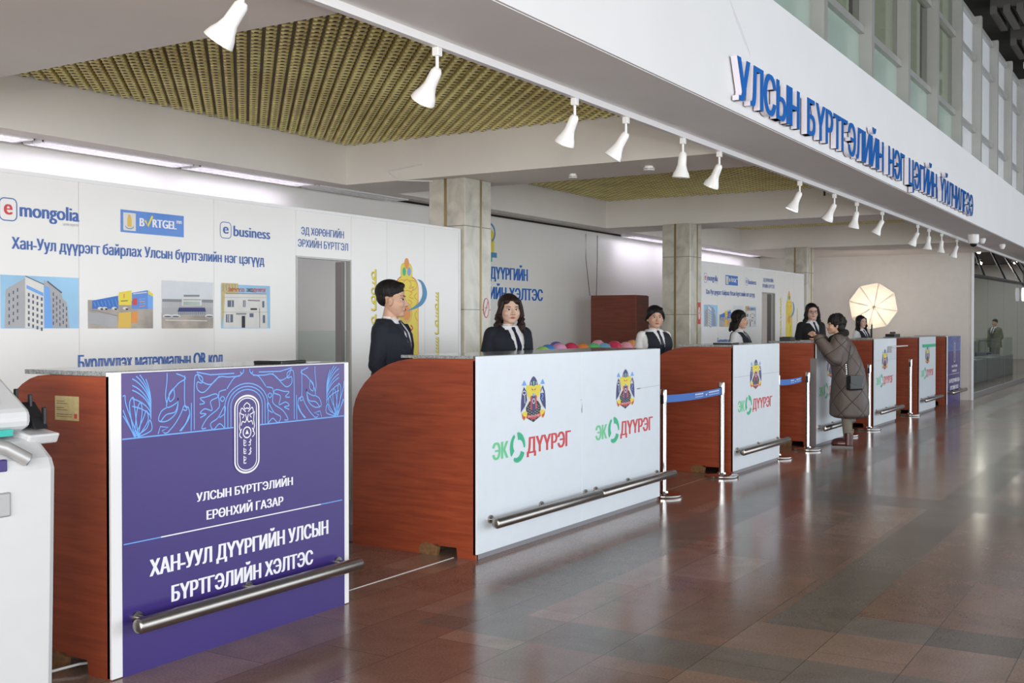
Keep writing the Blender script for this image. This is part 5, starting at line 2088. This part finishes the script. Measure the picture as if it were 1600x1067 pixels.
        for sd in (-1, 1):
            MB().ell(sc((0.055, sd * 0.10, 0.046)), (0.13 * s_, 0.048 * s_, 0.042 * s_), 'black').box(-0.07 * s_, 0.17 * s_, sd * 0.10 * s_ - 0.04, sd * 0.10 * s_ + 0.04, 0.0, 0.018, 'black').build('shoe', root, smooth=True)
        so, sb = garment('shirt', 'shirt', torso_s[1:], 0.008, True, (0.052, 0.046, 0.036), 0.060)
        # collar: stand and two points
        c_ = MB()
        n = 20
        vv, ff = [], []
        for i in range(n + 1):
            t = R(18 + 324 * i / n)
            for dz, rr in ((1.375, 0.062), (1.406, 0.056)):
                vv.append(((-0.010 + rr * math.cos(t) * 0.95) * s_, rr * math.sin(t) * s_, (dz + 0.012 * (1 - math.cos(t)) * 0.5) * s_))
        ff = [(2 * i, 2 * i + 2, 2 * i + 3, 2 * i + 1) for i in range(n)]
        c_.add(vv, ff, 'shirt')
        for sd in (-1, 1):
            P = [(0.046, sd * 0.004, 1.392), (0.030, sd * 0.036, 1.405), (0.0, sd * 0.062, 1.395), (0.030, sd * 0.072, 1.350), (0.078, sd * 0.050, 1.315)]
            P = [Vector(sc(p)) for p in P]
            P2 = [p + Vector((0.008, 0, 0.002)) for p in P]
            c_.add(P2, [(0, 1, 4), (1, 3, 4), (1, 2, 3)], 'shirt')
        oc = c_.build('shirt_collar', root)
        q = oc.modifiers.new('thickness', 'SOLIDIFY'); q.thickness = 0.003
        strip(sb, [(-0.016, 0.016, 1.385), (-0.019, 0.019, 1.37), (-0.013, 0.013, 1.345), (-0.018, 0.018, 1.30), (-0.024, 0.024, 1.22), (-0.030, 0.030, 1.12), (-0.033, 0.033, 1.04), (0, 0, 1.0)], 'tie', 0.010, 'necktie', 0.005)
        if kind in ('blazer', 'suitm'):
            jr = [(0.74, 0.0, 0.120, 0.178)] + torso[1:-1] + [(1.395, -0.016, 0.062, 0.072)]
            jo, jb = garment('blazer', 'suit', jr, 0.020, True, (0.060, 0.054, 0.044), 0.060, vneck=(1.03, 0.098))
            for sd in (-1, 1):
                strip(jb, [(sd * 0.003, sd * 0.012, 1.05), (sd * 0.020, sd * 0.060, 1.12), (sd * 0.042, sd * 0.098, 1.20), (sd * 0.062, sd * 0.125, 1.26), (sd * 0.070, sd * 0.108, 1.285), (sd * 0.078, sd * 0.120, 1.32), (sd * 0.082, sd * 0.100, 1.36)], 'suit', 0.006, 'lapel', 0.004)
        elif kind == 'vest':
            jr = torso[1:-1]
            garment('waistcoat', 'suit', jr, 0.018, False, None, 0.074, vneck=(1.10, 0.075), armhole=lambda z: 0.150 * fat if z < 1.25 else 0.150 * fat - 0.10 * (z - 1.25))
        elif kind == 'sweater':
            jr = [(0.80, 0.0, 0.112, 0.168)] + torso[1:-1]
            garment('cardigan', 'blackwool', jr, 0.022, True, (0.066, 0.056, 0.046), 0.070, vneck=(1.15, 0.085))
    else:
        # long quilted coat, fur collar, leggings, boots
        g_ = MB()
        for sd in (-1, 1):
            limb(g_, [sc((0.0, sd * 0.085, 0.84)), sc((0.01, sd * 0.095, 0.46)), sc((-0.015, sd * 0.095, 0.14))], [0.085 * s_, 0.066 * s_, 0.056 * s_], 'leggings')
        g_.loft(T([(0.78, 0.0, 0.10, 0.15), (0.95, 0.0, 0.11, 0.16)], 0.006), 'leggings')
        v_, f_ = remesh(g_, 0.012, 3)
        MB().add(v_, f_, 'leggings').build('trousers', root, smooth=True, fixn=False)
        for sd in (-1, 1):
            b_ = MB()
            b_.ell(sc((0.055, sd * 0.10, 0.050)), (0.135 * s_, 0.050 * s_, 0.052 * s_), 'boot')
            b_.tube([sc((-0.02, sd * 0.098, 0.02)), sc((-0.02, sd * 0.098, 0.19))], [0.058 * s_, 0.060 * s_], 'boot', 16)
            v_, f_ = remesh(b_, 0.008, 3)
            bo = MB().add(v_, f_, 'boot').build('boot', root, smooth=True, fixn=False)
            MB().box(-0.08, 0.18, sd * 0.1 * s_ - 0.047, sd * 0.1 * s_ + 0.047, 0, 0.022, 'black').build('sole', bo)
            f2 = MB()
            f2.tube([sc((-0.02, sd * 0.098, 0.185)), sc((-0.02, sd * 0.098, 0.215))], [0.066 * s_, 0.064 * s_], 'leggings', 16)
            f2.build('cuff', bo)
        jr = [(0.37, -0.03, 0.170, 0.215), (0.40, -0.03, 0.225, 0.26), (0.55, -0.03, 0.225, 0.26), (0.80, -0.025, 0.200, 0.245), (0.95, -0.02, 0.185, 0.230), (1.08, -0.02, 0.175, 0.220), (1.22, -0.01, 0.160, 0.210), (1.31, -0.01, 0.12, 0.185), (1.37, -0.02, 0.085, 0.12), (1.41, -0.02, 0.075, 0.09)]
        garment('quilted_coat', 'coat', jr, 0.0, True, (0.088, 0.080, 0.062), 0.0, vox=0.012)
        f_ = MB()
        for i in range(26):
            t = 2 * PI * i / 26
            p = bend(Vector(sc((-0.012 + 0.088 * math.cos(t), 0.098 * math.sin(t), 1.385 + 0.022 * math.cos(t + PI)))))
            f_.ell(p, (0.046, 0.046, 0.050), 'fur', 10, 8)
        v_, ff_ = remesh(f_, 0.008, 1)
        MB().add(v_, ff_, 'fur').build('fur_collar', root, smooth=True, fixn=False)
        for sd in (-1, 1):
            a = Vector(sc(A[sd][2])); b_ = Vector(sc(A[sd][1]))
            d = (a - b_).normalized()
            q = MB().tube([bend(a - d * 0.07), bend(a - d * 0.01)], [0.058, 0.054], 'fur', 14)
            q.build('cuff', root, smooth=True)
    return root


PZ = 0.1305
person('man in a dark suit and navy tie, standing in profile behind the longest counter', 6.60, 5.10, PZ, 1.70, -72, -60, 'suitm', 'short', female=False, fat=1.04, skin='skin', headscale=1.12)
person('woman in a navy blazer with long wavy brown hair', 8.28, 5.10, PZ, 1.64, -112, -130, 'blazer', 'longwavy', fat=1.18, skin='skin2', headscale=1.08)
person('woman in vest and white blouse with tied back hair, left of the second column', 11.49, 5.15, PZ, 1.59, -118, -140, 'vest', 'tied', fat=1.18, skin='skin', headscale=1.10)
person('woman in profile with bobbed hair and vest, before the far printed partition', 14.25, 5.15, PZ, 1.57, -88, -84, 'vest', 'bob', fat=1.08, skin='skin', headscale=1.06)
person('woman with glasses and black cardigan, facing the customer', 17.55, 5.15, PZ, 1.72, -128, -146, 'sweater', 'long', fat=1.12, skin='skin2', glasses=True, headscale=1.05)
person('small woman with straight black hair, right in front of the lit umbrella', 20.75, 5.17, PZ, 1.56, -110, -118, 'vest', 'long', fat=1.0, skin='skin2')
person('customer in a long brown quilted coat leaning on the counter, back to the hall', 14.02, 3.665, 0, 1.66, 104, 124, 'coat', 'curly', fat=1.10, skin='skin', lean=R(12), arms='lean')

# handbag hanging at the customer's hip
root = thing('handbag', 'small black leather handbag hanging at the hip of the customer in the quilted coat', 'handbag', (13.70, 3.49, 0.73), R(150))
MB().box(-0.11, 0.11, -0.04, 0.04, 0, 0.18, 'bag').build('body', root, bevel=0.02)
MB().prism([(-0.11, 0.18), (0.11, 0.18), (0.105, 0.09), (0.0, 0.06), (-0.105, 0.09)], 'y', 0.038, 0.045, 'bag').build('flap', root)
MB().tube([(0.10, 0, 0.17), (0.07, -0.04, 0.32), (0.0, -0.08, 0.46), (-0.04, -0.10, 0.55)], 0.006, 'bag', 8).build('strap', root)
m = MB()
for i in range(6):
    m.ell((0.12 - 0.004 * i, -0.01 - 0.006 * i, 0.20 + 0.022 * i), (0.009, 0.005, 0.013), 'chrome', 10, 6)
m.build('chain', root, smooth=True)

# ------------------------------------------------------------------ balloons on a low shelf behind the long counter
o = MB().box(9.2, 12.75, 5.72, 6.16, 0, 1.062, 'wood').build('low_shelf', bevel=0.005)
tag(o, 'low brown shelf unit behind the counters carrying the balloons', 'shelf')
BC = [('lime green', (0.42, 0.80, 0.18)), ('blue', (0.08, 0.28, 0.75)), ('purple blue', (0.16, 0.16, 0.55)), ('pale pink', (0.85, 0.40, 0.62)), ('dark red', (0.62, 0.05, 0.12)), ('orange', (0.90, 0.30, 0.07)), ('green', (0.15, 0.72, 0.25)),
      ('light pink', (0.92, 0.45, 0.58)), ('sky blue', (0.25, 0.58, 0.90)), ('crimson', (0.75, 0.06, 0.14)), ('rose pink', (0.92, 0.42, 0.52)), ('dark orange', (0.92, 0.38, 0.12))]
BP = [(848, 541), (856, 538), (869, 533.5), (873.5, 536), (892, 535), (910, 536.2), (928, 536), (934, 531), (944, 535.6), (960, 532.6), (978, 533.8), (988, 531)]
WH = ['leftmost, against the navy blazer', 'second from the blazer woman', 'peeking behind the pale pink one', 'large, left of the dark red one', 'between the pale pink and orange ones', 'between the dark red and green ones',
      'in front of the light pink one', 'behind the green and sky blue ones', 'between the green and crimson ones', 'below the brown cabinet', 'right of the crimson one', 'half hidden by the vest woman']
for i, ((nm, c), (u, v)) in enumerate(zip(BC, BP)):
    back = i in (2, 7, 11)
    Yb = 6.06 if back else 5.86
    Yb -= 0.06 if i == 0 else 0.0
    x, zt = at(u, v, Yb)
    rz = 0.105
    mt = mat('balloon_' + nm.replace(' ', '_'), c, 0.18, spec=0.6)
    root = thing('balloon', '%s balloon in the row, %s' % (nm, WH[i]), 'balloon', (x, Yb, zt - rz), 0, 'balloons behind the long counter')
    MB().lathe([(0.0, -0.125), (0.012, -0.120), (0.045, -0.10), (0.080, -0.05), (0.094, 0.0), (0.088, 0.045), (0.066, 0.080), (0.035, 0.099), (0.0, rz)], mt, seg=24, mat4=Euler((0.0, 0.0 if not back else 0.3, 0)).to_matrix().to_4x4()).build('skin', root, smooth=True)
    MB().lathe([(0, -0.12), (0.006, -0.122), (0.010, -0.135), (0, -0.137)], mt, seg=10).build('knot', root)

# ------------------------------------------------------------------ lit photographic umbrella
UX, UY, UZ = 22.7, 5.42, 1.905
root = thing('photo_umbrella', 'glowing white eight sided photographic umbrella on a stand before the end wall', 'studio light', (UX, UY, 0))
# faces the camera: local axis pointing from umbrella towards -X,-Y
ax = Vector((-0.93, -0.30, -0.10)).normalized()
sv = ax.cross(Vector((0, 0, 1))).normalized()
uv_ = sv.cross(ax)
c0 = Vector((0, 0, UZ))
vs, fs = [tuple(c0 + ax * 0.17)], []
rings = 6
for j in range(1, rings + 1):
    t = j / rings
    for i in range(32):
        a = 2 * PI * i / 32 + R(12)
        seg = (i % 4) / 4 - 0.0
        f = 1 - 0.075 * math.sin(PI * seg) * t
        r_ = 0.475 * t * f
        vs.append(tuple(c0 + ax * (0.17 * (1 - t * t)) + (sv * math.cos(a) + uv_ * math.sin(a)) * r_))
for i in range(32):
    fs.append((0, 1 + i, 1 + (i + 1) % 32))
for j in range(rings - 1):
    for i in range(32):
        a, b_ = 1 + j * 32, 1 + (j + 1) * 32
        fs.append((a + i, b_ + i, b_ + (i + 1) % 32, a + (i + 1) % 32))
MB().add(vs, fs, 'umb').build('canopy', root, smooth=True, fixn=False)
m = MB()
for i in range(8):
    a = 2 * PI * i / 8 + R(12)
    P = []
    for j in range(5):
        t = j / 4
        P.append(c0 + ax * (0.17 * (1 - t * t) - 0.02) + (sv * math.cos(a) + uv_ * math.sin(a)) * 0.475 * t)
    m.tube(P, 0.006, 'black', 6)
m.build('rib', root)
MB().tube([c0 + ax * 0.2, c0 - ax * 0.5], 0.006, 'steel', 8).build('shaft', root)
MB().tube([c0 - ax * 0.42, c0 - ax * 0.60], [0.055, 0.065], 'black', 16).build('lamp_head', root)
MB().tube([(c0 - ax * 0.42).to_tuple(), (c0 - ax * 0.415).to_tuple()], 0.045, 'bulbon', 16).build('flash_tube', root)
sp = c0 - ax * 0.5
MB().tube([(sp.x, sp.y, 0.5), (sp.x, sp.y, UZ)], 0.013, 'black', 10).build('pole', root)
m = MB()
for k_ in range(3):
    a = 2 * PI * k_ / 3
    MB().tube([(sp.x, sp.y, 0.75), (sp.x + 0.42 * math.cos(a), sp.y + 0.42 * math.sin(a), 0.012)], 0.011, 'black', 8).build('leg', root)
MB().tube([(0.02, 0.0, 0.9), (0.02, 0.0, UZ - 0.42)], 0.012, 'black', 8)
o = MB().tube([(-0.02, 0.02, 0.0), (-0.02, 0.02, UZ - 0.30)], 0.014, 'black', 10).build('support_pole', root)
l = bpy.data.lights.new('umbrella_flash', 'POINT')
l.energy = 10
l.color = (1.0, 0.86, 0.70)
l.shadow_soft_size = 0.05
lo = bpy.data.objects.new('umbrella_flash', l)
COL.objects.link(lo)
lo.parent = root
lo.location = c0 - ax * 0.20

# ------------------------------------------------------------------ self-service kiosk at the left edge
root = thing('self_service_kiosk', 'white self-service kiosk with tilted screen, cut by the left edge', 'kiosk', (2.40, 3.95, 0.0))
KX0, KX1 = -0.55, 0.30
prof = [(-0.235, 0.03), (0.21, 0.03), (0.225, 0.10), (0.215, 0.90), (0.19, 1.02), (0.06, 1.10), (-0.16, 1.085), (-0.245, 1.02), (-0.262, 0.98), (-0.250, 0.50)]
MB().prism(prof, 'x', KX0, KX1, 'kiosk').build('cabinet', root, bevel=0.03)
MB().box(KX0 + 0.03, KX1 - 0.03, -0.22, 0.20, 0.0, 0.032, 'kioskteal').build('plinth', root)
hp = [(-0.06, 1.10), (0.15, 1.08), (0.22, 1.36), (0.17, 1.39), (-0.13, 1.19), (-0.13, 1.13)]
MB().prism(hp, 'x', KX0 - 0.02, KX1 - 0.015, 'kiosk').build('screen_housing', root, bevel=0.022)
Ms = Matrix.Translation((0, 0.02, 1.292)) @ Euler((R(33.7), 0, 0)).to_matrix().to_4x4()
m = MB()
m.add([Ms @ Vector((x, y, z)) for z in (0.0, 0.006) for x, y in ((KX0 + 0.05, -0.13), (KX1 - 0.13, -0.13), (KX1 - 0.13, 0.14), (KX0 + 0.05, 0.14))], [(0, 1, 2, 3), (4, 5, 6, 7), (0, 1, 5, 4), (1, 2, 6, 5), (2, 3, 7, 6), (3, 0, 4, 7)], 'screen')
m.build('display', root)
MB().box(KX0 + 0.02, KX1 - 0.10, -0.135, -0.09, 1.10, 1.125, 'kioskteal').build('accent_strip', root)
# tray with a black card holder at its side
MB().prism([(-0.16, 1.06), (0.02, 1.09), (0.02, 1.125), (-0.18, 1.10)], 'x', KX1 - 0.06, KX1 + 0.075, 'kiosk').build('side_tray', root, bevel=0.008)
m = MB()
m.prism([(-0.13, 1.115), (0.02, 1.13), (0.02, 1.19), (-0.04, 1.22), (-0.10, 1.16)], 'x', KX1 + 0.0, KX1 + 0.06, 'black')
for k_, (yy, zz) in enumerate(((-0.11, 1.165), (-0.05, 1.215), (0.01, 1.235))):
    m.box(KX1 + 0.045 - 0.02 * k_, KX1 + 0.058 - 0.02 * k_, yy - 0.009, yy + 0.009, 1.13, zz + 0.035, 'black')
m.build('card_holder', root, bevel=0.004)
# scanner handle on the sloping front, and pay-out slot
MB().tube([(0.06, -0.215, 1.085), (0.10, -0.235, 1.07), (0.17, -0.27, 1.02)], [0.022, 0.026, 0.026], 'kgrey', 14).build('scanner', root, smooth=True)
MB().tube([(0.17, -0.27, 1.02), (0.173, -0.272, 1.018)], 0.021, 'black', 14).build('scanner_window', root)
MB().box(-0.10, 0.10, -0.268, -0.24, 0.82, 0.91, 'kgrey').build('payout_slot', root, bevel=0.006)
MB().box(0.02, 0.09, -0.262, -0.24, 0.985, 1.03, 'purple').build('card_reader', root, bevel=0.004)

# ------------------------------------------------------------------ glazed shop beyond the end wall
GY = 3.88
struct(MB().box(XE + 0.12, 55, 9.0, 9.1, 0, 5.0, 'endwall').build('wall_shop_back'))
struct(MB().box(XE + 0.12, 55, 3.43, 9.9, 4.3, 4.4, 'darkceil').build('ceiling_shop'))
m = MB().box(XE + 0.14, 55, GY - 0.03, GY + 0.03, 0, 0.10, 'greyp')
struct(m.build('baseboard_shop'))
k = 40
for i in range(12):
    x = XE + 0.16 + 2.5 * i
    f_ = bpy.data.objects.new('window_%d' % k, None); COL.objects.link(f_); struct(f_)
    f_.location = (x, GY, 0.10)
    MB().box(0, 2.49, -0.006, 0.006, 0, 2.50, 'shopglass').build('pane', f_)
    k += 1
# curved dark truss carrying the glazing head
m = MB()
P1, P2 = [], []
for i in range(13):
    t = i / 12
    x = XE + 0.2 + 16 * t
    P1.append((x, 4.1 - 0.25 * math.sin(PI * t), 2.60 + 0.05 * t))
    P2.append((x - 0.6, 4.9 - 0.25 * math.sin(PI * t), 3.75))
m.tube(P1, 0.045, 'black', 8)
m.tube(P2, 0.05, 'brownceil', 8)
for i in range(0, 12, 2):
    m.tube([P1[i], P2[min(i + 2, 12)]], 0.03, 'black', 8)
tag(m.build('roof_truss'), 'dark curved tubular truss over the glass shop front', 'truss')
for i, (u, v) in enumerate(((1528, 392), (1530, 410), (1585, 409))):
    x, z = at(u, v, 5.2)
    root = thing('shop_downlight', 'small glowing lamp in the dark shop ceiling, %s' % ['upper left one by the end wall', 'lower left one by the end wall', 'right one'][i], 'ceiling light', (x, 5.2, z))
    MB().lathe([(0, 0.10), (0.07, 0.08), (0.10, -0.02), (0.0, -0.03)], 'black', seg=14).build('housing', root, smooth=True)
    MB().ell((-0.05, -0.03, -0.03), (0.06, 0.06, 0.05), 'bulbon', 12, 8).build('bulb', root, smooth=True)
    MB().tube([(0, 0, 0.08), (0, 0, 4.3 - z)], 0.012, 'black', 6).build('stem', root)
    l = bpy.data.lights.new('downlight', 'POINT'); l.energy = 9; l.color = (1, 0.88, 0.74); l.shadow_soft_size = 0.06
    lo = bpy.data.objects.new('downlight', l); COL.objects.link(lo); lo.parent = root; lo.location = (-0.15, -0.1, -0.14)
area('shop_fill', (40, 6.6, 4.2), (0, 0, 0), 28, 3, 300, (0.95, 0.97, 1.0))  # added wide fill to brighten the shop interior, no fixture belongs to it
x, z = at(1599, 460, 3.80)
root = thing('round_lit_sign', 'small round glowing white sign hanging before the shop glass, at the right edge', 'sign', (x, 3.80, z))
MB().tube([(0, -0.03, 0), (0, 0.03, 0)], 0.18, 'lavdisc', 30).build('disc', root)
g = G(-0.031, 0.001)
g.arc((0, 0), 0.15, 0.15, 0, 360, 0.012, 'swoosh', 1, 30)
g.arc((0, -0.02), 0.09, 0.10, 20, 160, 0.012, 'pgrey', 1, 12)
g.build('emblem', root)
MB().tube([(0, 0, 0.22), (0, 0, 3.0 - z)], 0.012, 'black', 6).build('rod', root)
# inside the shop: long counter with goods, brown door strip, trolley and passer-by
o = MB().box(27, 46, 6.9, 7.6, 0, 0.92, 'pgrey').box(26.95, 46.05, 6.85, 7.65, 0.92, 0.97, 'pwhite').build('shop_counter')
tag(o, 'long pale counter inside the shop behind the glass', 'counter')
o = MB()
rnd = random.Random(5)
for i in range(120):
    o.ell((27.2 + rnd.random() * 9, 6.95 + rnd.random() * 0.6, 1.04 + rnd.random() * 0.14), (0.12, 0.10, 0.06), 'pastry', 8, 6)
o = o.build('baked_goods', smooth=True)
tag(o, 'blurred heap of brownish goods on the shop counter', 'goods')
o['kind'] = 'stuff'
o = MB().box(36.4, 36.7, 8.9, 8.99, 0, 2.4, 'rawwood').build('wooden_post')
tag(o, 'narrow brown wooden post at the back of the shop', 'post')
for i in range(5):
    root = thing('shop_display_case', 'dim glazed display case inside the shop, %s along the glass' % ['first', 'second', 'third', 'fourth', 'fifth'][i], 'display case', (27.0 + i * 2.6, 5.1, 0))
    MB().box(-0.9, 0.9, -0.3, 0.3, 0, 0.6, 'pgrey2').build('base', root)
    MB().box(-0.88, 0.88, -0.28, 0.28, 0.6, 1.15, 'glass').build('glass_box', root)
root = person('passer-by in an olive jacket seen dimly through the shop glass', 40.9, 5.7, 0, 1.73, 150, 150, 'blazer', 'short', female=False, fat=1.1)
for ch in root.children:
    if ch.name.startswith('blazer'):
        ch.data.materials[0] = M_['jacketg']
root = thing('hand_trolley', 'dark hand trolley pushed by the passer-by behind the shop glass', 'trolley', (40.1, 5.9, 0))
m = MB()
for yy in (-0.25, 0.25):
    m.tube([(-0.35, yy, 0.15), (0.35, yy, 0.15), (0.45, yy, 1.0)], 0.02, 'black', 8)
m.tube([(0.45, -0.25, 1.0), (0.45, 0.25, 1.0)], 0.02, 'black', 8)
m.build('frame', root)
MB().box(-0.35, 0.35, -0.25, 0.25, 0.17, 0.62, 'navy').build('bin', root, bevel=0.02)
for xx in (-0.3, 0.3):
    for yy in (-0.25, 0.25):
        MB().tube([(xx, yy - 0.02, 0.07), (xx, yy + 0.02, 0.07)], 0.07, 'black', 14).build('wheel', root)
